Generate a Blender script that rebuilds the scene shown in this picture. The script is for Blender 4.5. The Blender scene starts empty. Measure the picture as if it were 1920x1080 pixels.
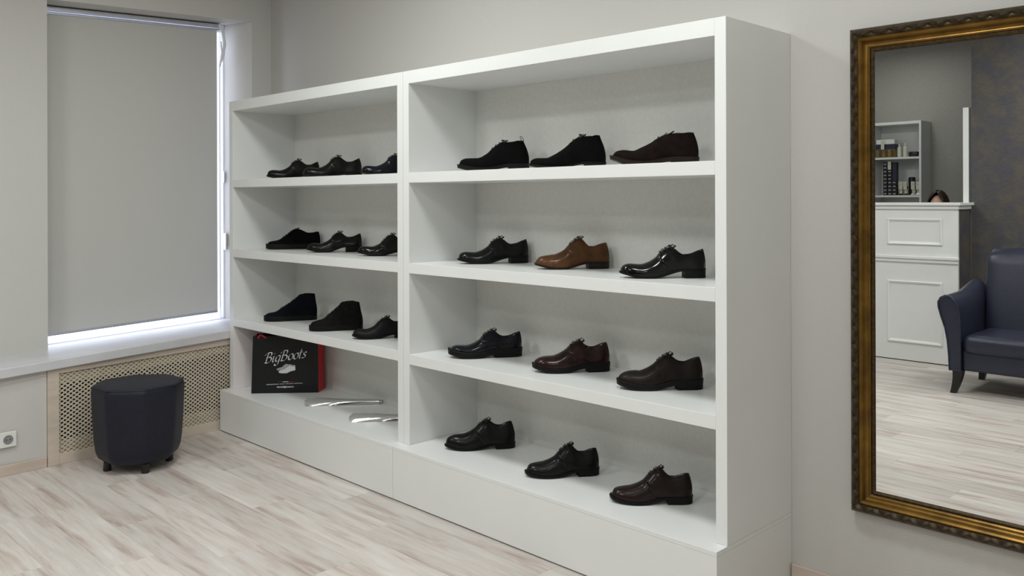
import bpy, bmesh, math, random
from mathutils import Vector, Matrix
random.seed(7)
PI = math.pi
sc = bpy.context.scene
COL = sc.collection

# ------------------------------------------------------------------ camera
cd = bpy.data.cameras.new('camera')
cam = bpy.data.objects.new('camera', cd); COL.objects.link(cam)
YAW, ROLL = 0.7849, -0.0031
cd.sensor_width = 36.0
cd.lens = 1616.77 / 1920 * 36.0
cd.shift_y = -(540 - 374.55) / 1920
cd.clip_start = 0.05
fw = Vector((-math.sin(YAW), math.cos(YAW), 0)); rt = Vector((math.cos(YAW), math.sin(YAW), 0)); up = Vector((0, 0, 1))
r2 = rt * math.cos(ROLL) + up * math.sin(ROLL); u2 = up * math.cos(ROLL) - rt * math.sin(ROLL)
M = Matrix((r2, u2, -fw)).transposed().to_4x4(); M.translation = Vector((5.3153, -3.1748, 1.5))
cam.matrix_world = M
sc.camera = cam

# ------------------------------------------------------------------ world, exposure, lamps
w = bpy.data.worlds.new('sky'); sc.world = w; w.use_nodes = True
bg = w.node_tree.nodes['Background']; bg.inputs[0].default_value = (0.74, 0.80, 1.0, 1); bg.inputs[1].default_value = 4.5
vs = sc.view_settings
vs.view_transform = 'Standard'; vs.look = 'None'; vs.gamma = 1.0; vs.use_curve_mapping = False
vs.exposure = -0.12
CEIL = 3.2
LAMP_COL = (0.965, 1.0, 0.975)
LAMPS = [(2.0, -1.45, 28), (4.0, -1.5, 26), (1.4, -3.3, 25), (3.5, -3.3, 21), (5.7, -2.9, 13), (4.0, -4.8, 25), (6.2, -4.8, 12), (1.7, -6.1, 4)]

# ------------------------------------------------------------------ materials
def newmat(name):
    m = bpy.data.materials.new(name); m.use_nodes = True
    nt = m.node_tree; return m, nt, nt.nodes, nt.links, nt.nodes['Principled BSDF']
def C4(c): return (c[0], c[1], c[2], 1)
def mat(name, col, rough=0.5, metal=0.0, var=0.0, vscale=8.0, bump=0.0, bscale=60.0, coat=0.0, spec=0.5, sheen=0.0, stretch=None):
    m, nt, N, Lk, b = newmat(name)
    b.inputs['Base Color'].default_value = C4(col); b.inputs['Roughness'].default_value = rough
    b.inputs['Metallic'].default_value = metal; b.inputs['Coat Weight'].default_value = coat
    b.inputs['Coat Roughness'].default_value = 0.08
    b.inputs['Specular IOR Level'].default_value = spec; b.inputs['Sheen Weight'].default_value = sheen
    tc = N.new('ShaderNodeTexCoord'); src = tc.outputs['Object']
    if stretch:
        mp = N.new('ShaderNodeMapping'); mp.inputs['Scale'].default_value = stretch
        Lk.new(src, mp.inputs[0]); src = mp.outputs[0]
    if var:
        n = N.new('ShaderNodeTexNoise'); n.inputs['Scale'].default_value = vscale; n.inputs['Detail'].default_value = 5
        Lk.new(src, n.inputs[0])
        r = N.new('ShaderNodeValToRGB')
        r.color_ramp.elements[0].position = 0.3; r.color_ramp.elements[1].position = 0.7
        r.color_ramp.elements[0].color = C4([x * (1 - var) for x in col]); r.color_ramp.elements[1].color = C4([min(1, x * (1 + var)) for x in col])
        Lk.new(n.outputs[0], r.inputs[0]); Lk.new(r.outputs[0], b.inputs['Base Color'])
    if bump:
        n = N.new('ShaderNodeTexNoise'); n.inputs['Scale'].default_value = bscale; n.inputs['Detail'].default_value = 3
        Lk.new(src, n.inputs[0]); bp = N.new('ShaderNodeBump'); bp.inputs['Strength'].default_value = bump; bp.inputs['Distance'].default_value = 0.002
        Lk.new(n.outputs[0], bp.inputs['Height']); Lk.new(bp.outputs[0], b.inputs['Normal'])
    return m
def emis(name, col, st):
    m, nt, N, Lk, b = newmat(name)
    b.inputs['Base Color'].default_value = C4(col); b.inputs['Emission Color'].default_value = C4(col); b.inputs['Emission Strength'].default_value = st
    return m
def wallpaper(name, col, axis):
    """fine zig-zag woven relief"""
    m, nt, N, Lk, b = newmat(name)
    b.inputs['Roughness'].default_value = 0.7; b.inputs['Specular IOR Level'].default_value = 0.3
    tc = N.new('ShaderNodeTexCoord'); sp = N.new('ShaderNodeSeparateXYZ'); Lk.new(tc.outputs['Object'], sp.inputs[0])
    def math_(op, a, bb):
        n = N.new('ShaderNodeMath'); n.operation = op
        for i, v in enumerate((a, bb)):
            if v is None: continue
            if isinstance(v, (int, float)): n.inputs[i].default_value = v
            else: Lk.new(v, n.inputs[i])
        return n.outputs[0]
    h = sp.outputs[axis]; z = sp.outputs['Z']
    tri = math_('PINGPONG', math_('MULTIPLY', h, 42.0), 1.0)
    v = math_('ADD', math_('MULTIPLY', z, 85.0), math_('MULTIPLY', tri, 1.4))
    s = math_('PINGPONG', v, 0.5)
    n = N.new('ShaderNodeTexNoise'); n.inputs['Scale'].default_value = 180; n.inputs['Detail'].default_value = 2; Lk.new(tc.outputs['Object'], n.inputs[0])
    hh = math_('ADD', math_('MULTIPLY', s, 1.0), math_('MULTIPLY', n.outputs[0], 0.7))
    r = N.new('ShaderNodeValToRGB')
    r.color_ramp.elements[0].color = C4([x * 0.96 for x in col]); r.color_ramp.elements[1].color = C4([min(1, x * 1.03) for x in col])
    Lk.new(hh, r.inputs[0]); Lk.new(r.outputs[0], b.inputs['Base Color'])
    bp = N.new('ShaderNodeBump'); bp.inputs['Strength'].default_value = 0.14; bp.inputs['Distance'].default_value = 0.002
    Lk.new(hh, bp.inputs['Height']); Lk.new(bp.outputs[0], b.inputs['Normal'])
    return m
def plank_mat():
    m, nt, N, Lk, b = newmat('bleached_oak')
    b.inputs['Roughness'].default_value = 0.42; b.inputs['Specular IOR Level'].default_value = 0.35
    tc = N.new('ShaderNodeTexCoord'); oi = N.new('ShaderNodeObjectInfo')
    cb = N.new('ShaderNodeCombineXYZ')
    for i, k in enumerate((37.0, 91.0, 53.0)):
        mm = N.new('ShaderNodeMath'); mm.operation = 'MULTIPLY'; mm.inputs[1].default_value = k
        Lk.new(oi.outputs['Random'], mm.inputs[0]); Lk.new(mm.outputs[0], cb.inputs[i])
    ad = N.new('ShaderNodeVectorMath'); ad.operation = 'ADD'; Lk.new(tc.outputs['Object'], ad.inputs[0]); Lk.new(cb.outputs[0], ad.inputs[1])
    def noise(scale, sc, det, dist=0.0):
        mp = N.new('ShaderNodeMapping'); mp.inputs['Scale'].default_value = scale; Lk.new(ad.outputs[0], mp.inputs[0])
        n = N.new('ShaderNodeTexNoise'); n.inputs['Scale'].default_value = sc; n.inputs['Detail'].default_value = det; n.inputs['Distortion'].default_value = dist
        n.inputs['Roughness'].default_value = 0.62
        Lk.new(mp.outputs[0], n.inputs[0]); return n.outputs[0]
    a = noise((0.9, 9.0, 1.0), 2.0, 7, 0.35)
    r = N.new('ShaderNodeValToRGB'); e = r.color_ramp.elements
    e[0].position = 0.29; e[0].color = (0.41, 0.325, 0.285, 1)
    e[1].position = 0.74; e[1].color = (0.76, 0.72, 0.68, 1)
    for p, c in ((0.40, (0.535, 0.46, 0.42, 1)), (0.49, (0.625, 0.57, 0.53, 1)), (0.60, (0.67, 0.63, 0.595, 1))):
        q = e.new(p); q.color = c
    Lk.new(a, r.inputs[0])
    g = noise((2.0, 60.0, 1.0), 3.0, 4)
    r3 = N.new('ShaderNodeValToRGB'); r3.color_ramp.elements[0].position = 0.35; r3.color_ramp.elements[1].position = 0.65
    r3.color_ramp.elements[0].color = (0.91, 0.91, 0.91, 1); r3.color_ramp.elements[1].color = (1, 1, 1, 1)
    Lk.new(g, r3.inputs[0])
    mx = N.new('ShaderNodeMix'); mx.data_type = 'RGBA'; mx.blend_type = 'MULTIPLY'; mx.inputs[0].default_value = 1
    Lk.new(r.outputs[0], mx.inputs[6]); Lk.new(r3.outputs[0], mx.inputs[7])
    # each plank a little lighter or darker
    mr = N.new('ShaderNodeMapRange'); mr.inputs[3].default_value = 0.90; mr.inputs[4].default_value = 1.10; Lk.new(oi.outputs['Random'], mr.inputs[0])
    mx2 = N.new('ShaderNodeMix'); mx2.data_type = 'RGBA'; mx2.blend_type = 'MULTIPLY'; mx2.inputs[0].default_value = 1
    Lk.new(mx.outputs[2], mx2.inputs[6]); Lk.new(mr.outputs[0], mx2.inputs[7]); Lk.new(mx2.outputs[2], b.inputs['Base Color'])
    bp = N.new('ShaderNodeBump'); bp.inputs['Strength'].default_value = 0.12; bp.inputs['Distance'].default_value = 0.001
    Lk.new(g, bp.inputs['Height']); Lk.new(bp.outputs[0], b.inputs['Normal'])
    return m
def blotch_mat():
    m, nt, N, Lk, b = newmat('dark_mottled_wallpaper')
    b.inputs['Roughness'].default_value = 0.55
    tc = N.new('ShaderNodeTexCoord')
    def noise(scale, sc, det):
        mp = N.new('ShaderNodeMapping'); mp.inputs['Scale'].default_value = scale; Lk.new(tc.outputs['Object'], mp.inputs[0])
        n = N.new('ShaderNodeTexNoise'); n.inputs['Scale'].default_value = sc; n.inputs['Detail'].default_value = det; n.inputs['Roughness'].default_value = 0.7
        Lk.new(mp.outputs[0], n.inputs[0]); return n.outputs[0]
    a = noise((1, 1, 1.2), 8.0, 9)
    r = N.new('ShaderNodeValToRGB'); e = r.color_ramp.elements
    e[0].position = 0.38; e[0].color = (0.066, 0.067, 0.088, 1); e[1].position = 0.66; e[1].color = (0.115, 0.100, 0.078, 1)
    q = e.new(0.5); q.color = (0.085, 0.080, 0.078, 1)
    Lk.new(a, r.inputs[0])
    g = noise((4, 4, 26), 4.0, 4)
    r2_ = N.new('ShaderNodeValToRGB'); r2_.color_ramp.elements[0].color = (0.55, 0.55, 0.6, 1); r2_.color_ramp.elements[1].color = (1.35, 1.3, 1.25, 1)
    Lk.new(g, r2_.inputs[0])
    mx = N.new('ShaderNodeMix'); mx.data_type = 'RGBA'; mx.blend_type = 'MULTIPLY'; mx.inputs[0].default_value = 1
    Lk.new(r.outputs[0], mx.inputs[6]); Lk.new(r2_.outputs[0], mx.inputs[7]); Lk.new(mx.outputs[2], b.inputs['Base Color'])
    return m
def glass_mat():
    m, nt, N, Lk, b = newmat('window_glass')
    out = [n for n in N if n.type == 'OUTPUT_MATERIAL'][0]
    t = N.new('ShaderNodeBsdfTransparent'); g = N.new('ShaderNodeBsdfGlossy'); g.inputs['Roughness'].default_value = 0.02
    mx = N.new('ShaderNodeMixShader'); mx.inputs[0].default_value = 0.06
    Lk.new(t.outputs[0], mx.inputs[1]); Lk.new(g.outputs[0], mx.inputs[2]); Lk.new(mx.outputs[0], out.inputs[0]); N.remove(b)
    return m

MT = {}
MT['wall_b'] = wallpaper('woven_wallpaper_back', (0.55, 0.537, 0.51), 'X')
MT['wall_l'] = wallpaper('woven_wallpaper_left', (0.60, 0.59, 0.563), 'Y')
MT['rear'] = mat('grey_wall_paint', (0.37, 0.36, 0.335), 0.7, var=0.04, vscale=30, bump=0.1, bscale=200)
MT['ceil'] = mat('ceiling_paint', (0.78, 0.77, 0.75), 0.8, var=0.02, vscale=4)
MT['plank'] = plank_mat()
MT['blotch'] = blotch_mat()
MT['white'] = mat('white_melamine', (0.80, 0.81, 0.80), 0.33, var=0.012, vscale=5, bump=0.03, bscale=300)
MT['fibre'] = mat('pale_fibreboard', (0.79, 0.79, 0.755), 0.6, var=0.03, vscale=60, bump=0.05, bscale=300)
MT['lacq'] = mat('white_lacquer', (0.80, 0.81, 0.80), 0.4, var=0.01, vscale=4, bump=0.03, bscale=120)
MT['pvc'] = mat('white_pvc', (0.82, 0.83, 0.86), 0.3, var=0.01, vscale=6)
MT['sill'] = mat('marbled_sill', (0.66, 0.66, 0.685), 0.4, var=0.12, vscale=4.0, bump=0.02, stretch=(1, 0.6, 1))
MT['beige'] = mat('beige_veneer', (0.62, 0.535, 0.45), 0.5, var=0.07, vscale=6, stretch=(6, 1, 6))
MT['lattice'] = mat('beige_lattice', (0.60, 0.53, 0.42), 0.6, var=0.06, vscale=20)
MT['skirt'] = mat('bleached_baseboard', (0.60, 0.50, 0.43), 0.5, var=0.08, vscale=5, stretch=(1, 1, 8))
MT['dark'] = mat('gap_shade', (0.012, 0.011, 0.010), 0.9, var=0.1)  # near-black that puts the shade of holes and gaps into the colour
MT['iron'] = mat('radiator_paint', (0.06, 0.055, 0.05), 0.6, var=0.1)
MT['blind'] = mat('grey_blind_fabric', (0.56, 0.553, 0.53), 0.85, var=0.03, vscale=300, bump=0.15, bscale=900)
MT['alu'] = mat('brushed_aluminium', (0.62, 0.64, 0.72), 0.3, 0.85, var=0.03, vscale=30)
MT['glass'] = glass_mat()
MT['chrome'] = mat('polished_steel', (0.75, 0.76, 0.76), 0.08, 1.0, var=0.02, vscale=20)
MT['mirror'] = mat('silvered_glass', (0.86, 0.87, 0.86), 0.0, 1.0)
MT['gold'] = mat('antique_gold', (0.185, 0.098, 0.017), 0.32, 0.7, var=0.35, vscale=14, bump=0.1, bscale=120)
MT['darkgold'] = mat('worn_dark_gilding', (0.050, 0.033, 0.015), 0.45, 0.55, var=0.5, vscale=60, bump=0.3, bscale=150)
MT['navy'] = mat('navy_leatherette', (0.011, 0.012, 0.023), 0.5, var=0.12, vscale=40, bump=0.25, bscale=260, spec=0.3)
MT['navychair'] = mat('navy_armchair_leather', (0.020, 0.023, 0.044), 0.36, var=0.12, vscale=25, bump=0.22, bscale=220)
MT['blackwood'] = mat('black_wood', (0.012, 0.009, 0.008), 0.4, var=0.2)
MT['bagblack'] = mat('black_card', (0.008, 0.008, 0.009), 0.42, spec=0.3, var=0.05)
MT['bagred'] = mat('red_card', (0.56, 0.014, 0.026), 0.45, var=0.05)
MT['print'] = mat('white_print', (0.80, 0.80, 0.80), 0.6, var=0.02)
MT['printg'] = mat('grey_print', (0.42, 0.42, 0.42), 0.6, var=0.02)
MT['printgreen'] = mat('green_print', (0.02, 0.16, 0.05), 0.6, var=0.02)
MT['skin'] = mat('skin', (0.56, 0.34, 0.26), 0.5, var=0.05, vscale=20)
MT['hair'] = mat('brown_hair', (0.035, 0.018, 0.012), 0.42, var=0.4, vscale=30, stretch=(20, 20, 1))
MT['cloth'] = mat('dark_blouse', (0.05, 0.05, 0.06), 0.8, var=0.1)
MT['diff'] = emis('lamp_diffuser', (1.0, 0.98, 0.94), 3.0)
MT['sock'] = mat('socket_plastic', (0.78, 0.78, 0.76), 0.3, var=0.01)
MT['sockd'] = mat('socket_recess_shade', (0.25, 0.25, 0.25), 0.4, var=0.02)  # grey carries the shade of the socket wells
def leather(name, col, rough=0.3, coat=0.0, var=0.25):
    return mat(name, col, rough, 0, var, 22, 0.10, 240, coat * .4, 0.16)
def suede(name, col): return mat(name, col, 0.95, 0, 0.3, 40, 0.3, 500, 0, 0.1, 0.0)
MT['blk'] = leather('black_calf_leather', (0.0042, 0.0040, 0.0039), 0.28, 0.25)
MT['patent'] = leather('black_patent_leather', (0.0035, 0.0034, 0.0033), 0.12, 0.9)
MT['matteblk'] = leather('matte_black_leather', (0.005, 0.005, 0.005), 0.5)
MT['greenblk'] = leather('polished_black_green_leather', (0.0055, 0.006, 0.0048), 0.24, 0.3)
MT['suedeblk'] = suede('black_suede', (0.003, 0.0029, 0.003))
MT['suedenavy'] = suede('navy_nubuck', (0.0045, 0.005, 0.008))
MT['nubgrey'] = suede('charcoal_nubuck', (0.009, 0.0085, 0.008))
MT['suedebrn'] = suede('dark_brown_suede', (0.0095, 0.0055, 0.0045))
MT['navyl'] = leather('navy_black_leather', (0.0042, 0.0045, 0.0085), 0.2, 0.5)
MT['burg'] = leather('burgundy_leather', (0.019, 0.0062, 0.0055), 0.24, 0.5, 0.5)
MT['burgd'] = leather('dark_burgundy_leather', (0.0135, 0.0062, 0.005), 0.28, 0.3, 0.4)
MT['dkbrn'] = leather('dark_brown_leather', (0.0125, 0.0085, 0.0062), 0.45, 0.05, 0.3)
MT['tan'] = leather('chestnut_brown_leather', (0.082, 0.034, 0.012), 0.30, 0.35, 0.3)
MT['lining'] = leather('dark_shoe_lining', (0.02, 0.010, 0.008), 0.6)
MT['sole'] = mat('black_sole', (0.0045, 0.0042, 0.0042), 0.55, var=0.2, vscale=30, spec=0.2)
MT['solebrn'] = mat('dark_brown_sole', (0.012, 0.006, 0.004), 0.5, var=0.2, vscale=30, spec=0.25)
MT['lace'] = mat('waxed_lace', (0.010, 0.009, 0.008), 0.5, var=0.2, vscale=200)
MT['lacebrn'] = mat('brown_lace', (0.035, 0.016, 0.008), 0.5, var=0.2, vscale=200)
MT['laceg'] = mat('grey_cord', (0.20, 0.19, 0.18), 0.6, var=0.1, vscale=200)

# ------------------------------------------------------------------ mesh helpers
class MB:
    def __init__(s): s.v = []; s.f = []
    def add(s, vs, fs):
        o = len(s.v); s.v += [tuple(p) for p in vs]; s.f += [tuple(i + o for i in q) for q in fs]; return s
    def box(s, a, b):
        x0, y0, z0 = a; x1, y1, z1 = b
        return s.add([(x0, y0, z0), (x1, y0, z0), (x1, y1, z0), (x0, y1, z0), (x0, y0, z1), (x1, y0, z1), (x1, y1, z1), (x0, y1, z1)],
                     [(0, 3, 2, 1), (4, 5, 6, 7), (0, 1, 5, 4), (1, 2, 6, 5), (2, 3, 7, 6), (3, 0, 4, 7)])
    def hexa(s, p):   # 8 corners, same order as box
        return s.add(p, [(0, 3, 2, 1), (4, 5, 6, 7), (0, 1, 5, 4), (1, 2, 6, 5), (2, 3, 7, 6), (3, 0, 4, 7)])
    def prism(s, poly, z0, z1):
        n = len(poly)
        vs = [(x, y, z0) for x, y in poly] + [(x, y, z1) for x, y in poly]
        return s.add(vs, [tuple(range(n - 1, -1, -1)), tuple(range(n, 2 * n))] + [(i, (i + 1) % n, n + (i + 1) % n, n + i) for i in range(n)])
    def grid(s, rows, closed=False, flip=False):
        n = len(rows); m = len(rows[0]); vs = [p for r in rows for p in r]; fs = []
        for i in range(n - 1):
            for j in range(m if closed else m - 1):
                q = (i * m + j, i * m + (j + 1) % m, (i + 1) * m + (j + 1) % m, (i + 1) * m + j)
                fs.append(q[::-1] if flip else q)
        return s.add(vs, fs)
    def tube(s, pts, r, k=8, closed=False):
        pts = [Vector(p) for p in pts]; n = len(pts); rows = []
        rr = r if isinstance(r, (list, tuple)) else [r] * n
        ref = None
        for i, p in enumerate(pts):
            a = pts[(i - 1) % n] if (closed or i > 0) else p; b = pts[(i + 1) % n] if (closed or i < n - 1) else p
            t = (b - a)
            if t.length < 1e-9: t = Vector((0, 0, 1))
            t.normalize()
            if ref is None:
                ref = Vector((0, 0, 1)) if abs(t.z) < 0.9 else Vector((1, 0, 0))
            x = t.cross(ref)
            if x.length < 1e-6: x = t.orthogonal()
            x.normalize(); y = x.cross(t).normalized(); ref = y
            rows.append([p + (x * math.cos(2 * PI * j / k) + y * math.sin(2 * PI * j / k)) * rr[i] for j in range(k)])
        if closed: rows.append(rows[0])
        o = len(s.v); s.grid(rows, True)
        if not closed:
            s.f.append(tuple(o + j for j in range(k))[::-1]); s.f.append(tuple(o + (n - 1) * k + j for j in range(k)))
        return s
    def lathe(s, prof, k=24, c=(0, 0, 0)):
        rows = [[(c[0] + r * math.cos(2 * PI * j / k), c[1] + r * math.sin(2 * PI * j / k), c[2] + z) for j in range(k)] for r, z in prof]
        o = len(s.v); s.grid(rows, True)
        s.f.append(tuple(o + j for j in range(k))[::-1]); s.f.append(tuple(o + (len(prof) - 1) * k + j for j in range(k)))
        return s
    def mesh(s, name, m, smooth=False, bevel=0.0, seg=2, angle=35):
        me = bpy.data.meshes.new(name); me.from_pydata(s.v, [], s.f)
        bm = bmesh.new(); bm.from_mesh(me)
        bmesh.ops.remove_doubles(bm, verts=bm.verts, dist=1e-6)
        bmesh.ops.recalc_face_normals(bm, faces=bm.faces)
        if bevel:
            ed = [e for e in bm.edges if len(e.link_faces) == 2 and e.calc_face_angle(0) > 0.5]
            bmesh.ops.bevel(bm, geom=ed, offset=bevel, segments=seg, affect='EDGES', profile=0.5, clamp_overlap=True)
        bm.to_mesh(me); bm.free()
        if smooth:
            for p in me.polygons: p.use_smooth = True
            try: me.set_sharp_from_angle(angle=math.radians(angle))
            except Exception: pass
        me.materials.append(m if not isinstance(m, str) else MT[m])
        return me
    def build(s, name, m, parent=None, smooth=False, bevel=0.0, seg=2, angle=35):
        o = bpy.data.objects.new(name, s.mesh(name, m, smooth, bevel, seg, angle)); COL.objects.link(o)
        if parent is not None: o.parent = parent
        return o
def tag(o, label=None, cat=None, group=None, kind=None):
    if label: o['label'] = label
    if cat: o['category'] = cat
    if group: o['group'] = group
    if kind: o['kind'] = kind
    return o
def empty(name, loc=(0, 0, 0), rz=0.0):
    o = bpy.data.objects.new(name, None); o.empty_display_size = 0.05; COL.objects.link(o); o.location = loc; o.rotation_euler = (0, 0, rz); return o
def inst(name, me, parent, loc=(0, 0, 0), rot=(0, 0, 0), scale=(1, 1, 1)):
    o = bpy.data.objects.new(name, me); COL.objects.link(o); o.parent = parent; o.location = loc; o.rotation_euler = rot; o.scale = scale; return o
def lerp(a, b, t): return a + (b - a) * t
def sstep(a, b, x):
    t = max(0.0, min(1.0, (x - a) / (b - a))); return t * t * (3 - 2 * t)
def interp(pts):
    """monotone-ish cubic through (x,y) points"""
    xs = [p[0] for p in pts]; ys = [p[1] for p in pts]; n = len(xs)
    d = [(ys[i + 1] - ys[i]) / (xs[i + 1] - xs[i]) for i in range(n - 1)]
    t = [d[0]] + [0.0 if d[i - 1] * d[i] <= 0 else 2 * d[i - 1] * d[i] / (d[i - 1] + d[i]) for i in range(1, n - 1)] + [d[-1]]
    def f(x):
        if x <= xs[0]: return ys[0]
        if x >= xs[-1]: return ys[-1]
        i = 0
        while x > xs[i + 1]: i += 1
        h = xs[i + 1] - xs[i]; q = (x - xs[i]) / h
        return (2 * q**3 - 3 * q**2 + 1) * ys[i] + (q**3 - 2 * q**2 + q) * h * t[i] + (-2 * q**3 + 3 * q**2) * ys[i + 1] + (q**3 - q**2) * h * t[i + 1]
    return f

# ------------------------------------------------------------------ room shell
X0, X1, Y0, Y1 = -0.31, 7.0, -6.9, 0.0
SLOPE = 0.041                                   # sill and window rise slightly towards the back wall
def zsill(y): return 0.592 + SLOPE * (y + 1.83)
def zsoff(y): return 2.705 + SLOPE * (y + 1.45)
def xface(y): return -0.03 - 0.0535 * (y + 0.54)  # face of the boxed-out parapet under the sill

tag(MB().box((X0 - 0.3, Y1, 0), (X1 + 0.2, Y1 + 0.2, CEIL)).build('wall_back', 'wall_b'), 'pale grey woven-textured back wall behind the shelving', 'wall', kind='structure')
wl = MB()
wl.box((-0.62, Y0, 0), (X0, -1.485, CEIL))                       # pier left of the window
wl.box((-0.62, -1.485, 0), (X0, 0, 0.50))                         # below the window
wl.hexa([(-0.62, -1.485, zsoff(-1.485)), (X0, -1.485, zsoff(-1.485) + .01), (X0, 0, zsoff(0) + .01), (-0.62, 0, zsoff(0)),
         (-0.62, -1.485, CEIL), (X0, -1.485, CEIL), (X0, 0, CEIL), (-0.62, 0, CEIL)])
rv = [(X0, -0.150), (X0, 0), (-0.62, 0), (-0.62, -0.262), (-0.50, -0.262)]; o_ = len(wl.v)      # splayed reveal
wl.add([(x, y, 0.5) for x, y in rv] + [(x, y, zsoff(y) + .01 * (x + .62) / .31) for x, y in rv], [(4, 3, 2, 1, 0), (5, 6, 7, 8, 9)] + [(i, (i + 1) % 5, 5 + (i + 1) % 5, 5 + i) for i in range(5)])
# parapet left of the grille, flush under the sill
wl.hexa([(X0, Y0, 0), (xface(-3.2) - .012, Y0, 0), (xface(-1.59) - .012, -1.59, 0), (X0, -1.59, 0),
         (X0, Y0, 0.52), (xface(-3.2) - .012, Y0, 0.52), (xface(-1.59) - .012, -1.59, zsill(-1.59) - .056), (X0, -1.59, zsill(-1.59) - .056)])
tag(wl.build('wall_left', 'wall_l'), 'pale grey window wall with deep recess on the left', 'wall', kind='structure')
tag(MB().box((X1, Y0, 0), (X1 + 0.2, Y1, CEIL)).build('wall_right', 'wall_l'), 'pale grey side wall out of frame on the right', 'wall', kind='structure')
tag(MB().box((X0 - 0.3, Y0 - 0.2, 0), (X1 + 0.2, Y0, CEIL)).build('wall_rear', 'rear'), 'dim grey rear wall seen in the mirror behind the small shelf', 'wall', kind='structure')
tag(MB().box((2.715, -5.56, 0), (X1, -5.44, CEIL)).build('wall_inner', 'blotch'), 'dark mottled brown and blue wallpapered wall reflected behind the armchair', 'wall', kind='structure')
tag(MB().box((X0 - 0.3, Y0 - 0.2, CEIL), (X1 + 0.2, Y1 + 0.2, CEIL + 0.15)).build('ceiling', 'ceil'), 'plain white ceiling above the shop', 'ceiling', kind='structure')

floor = MB().box((X0 - 0.3, Y0 - 0.2, -0.12), (X1 + 0.2, Y1 + 0.2, -0.010)).build('floor', 'skirt')
tag(floor, 'bleached pinkish-grey wood plank floor', 'floor', kind='structure')
PW, PL = 0.186, 1.29
pm = MB().box((0, 0, -0.010), (PL - 0.0006, PW - 0.0005, 0.0)).mesh('plank', 'plank', bevel=0.0004, seg=1)
row = 0; y = -0.36
while y > Y0 - 0.1:
    x = X0 + 0.0 - [0.0, 0.86, 0.43, 1.07, 0.21, 0.64][row % 6] + (1.229 - X0) % PL - PL
    while x < X1:
        x0 = max(x, X0); x1 = min(x + PL, X1)
        if x1 - x0 > 0.05:
            if x1 - x0 > PL - 1e-4: inst('plank', pm, floor, (x, y - PW, 0))
            else:
                o = MB().box((0, 0, -0.010), (x1 - x0 - 0.0006, PW - 0.0005, 0.0)).build('plank', 'plank', floor, bevel=0.0004, seg=1); o.location = (x0, y - PW, 0)
        x += PL
    y -= PW; row += 1

# baseboards
bb = MB()
bb.hexa([(xface(-3.2), -3.2, 0), (xface(-3.2) - .012, -3.2, 0), (xface(-1.592) - .012, -1.592, 0), (xface(-1.592), -1.592, 0),
         (xface(-3.2), -3.2, .058), (xface(-3.2) - .012, -3.2, .058), (xface(-1.592) - .012, -1.592, .058), (xface(-1.592), -1.592, .058)])
tag(bb.build('baseboard_left', 'skirt', bevel=0.002), 'narrow bleached wood baseboard under the power socket', 'baseboard', kind='structure')
tag(MB().box((3.70, -0.016, 0), (X1, 0, 0.07)).build('baseboard_back', 'skirt', bevel=0.002), 'bleached wood baseboard under the mirror', 'baseboard', kind='structure')

# ceiling lamps
lamp0 = None
for i, (x, y, pw) in enumerate(LAMPS):
    e = empty('ceiling_lamp', (x, y, CEIL))
    tag(e, 'round white flush ceiling lamp above the shop floor', 'lamp', 'ceiling lamps')
    if lamp0 is None:
        h = MB().lathe([(0.02, 0.0), (0.30, 0.0), (0.30, -0.035), (0.27, -0.05), (0.265, -0.045), (0.02, -0.045)], 40).build('housing', 'pvc', e, smooth=True)
        d = MB().lathe([(0.02, -0.046), (0.263, -0.046), (0.20, -0.054), (0.02, -0.058)], 40).build('diffuser', 'diff', e, smooth=True)
        lamp0 = (h.data, d.data)
    else:
        inst('housing', lamp0[0], e); inst('diffuser', lamp0[1], e)
    ld = bpy.data.lights.new('lamp_light', 'AREA'); ld.shape = 'DISK'; ld.size = 0.54; ld.energy = pw; ld.color = LAMP_COL
    lo = bpy.data.objects.new('lamp_light', ld); COL.objects.link(lo); lo.parent = e; lo.location = (0, 0, -0.065)

# ------------------------------------------------------------------ window, sill, blind
win = empty('window_1', (-0.52, -0.88, 0.62)); tag(win, 'white-framed window almost covered by a grey roller blind', 'window', kind='structure')
def wb(name, a, b, m, bev=0.004, sh=True):
    p = MB().box(a, b); 
    if sh: p.v = [(x, y, z + SLOPE * (y + 1.45)) for x, y, z in p.v]
    o = p.build(name, m, None, bevel=bev); 
    o.parent = win; o.matrix_parent_inverse = Matrix.Translation(-Vector(win.location)); return o
ZB, ZTW = 0.606, 2.705
wb('frame_bar', (-0.56, -1.62, ZB - .02), (-0.50, -0.262, ZB + .010), 'pvc')
wb('frame_bar', (-0.56, -1.62, ZTW - .055), (-0.50, -0.262, ZTW + .02), 'pvc')
wb('frame_bar', (-0.56, -0.276, ZB + .010), (-0.50, -0.250, ZTW - .055), 'pvc')
wb('frame_bar', (-0.56, -1.62, ZB + .010), (-0.50, -1.56, ZTW - .055), 'pvc')
wb('sash_bar', (-0.545, -0.292, ZB + .012), (-0.520, -0.286, ZTW - .06), 'pvc', 0.001)
wb('glass_pane', (-0.535, -1.56, ZB + .010), (-0.529, -0.276, ZTW - .055), 'glass', 0)
hd = wb('window_handle', (-0.500, -0.272, 1.10), (-0.472, -0.260, 1.22), 'pvc', 0.004)
wb('hinge', (-0.500, -0.276, 1.58), (-0.488, -0.264, 1.66), 'pvc', 0.002)
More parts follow.
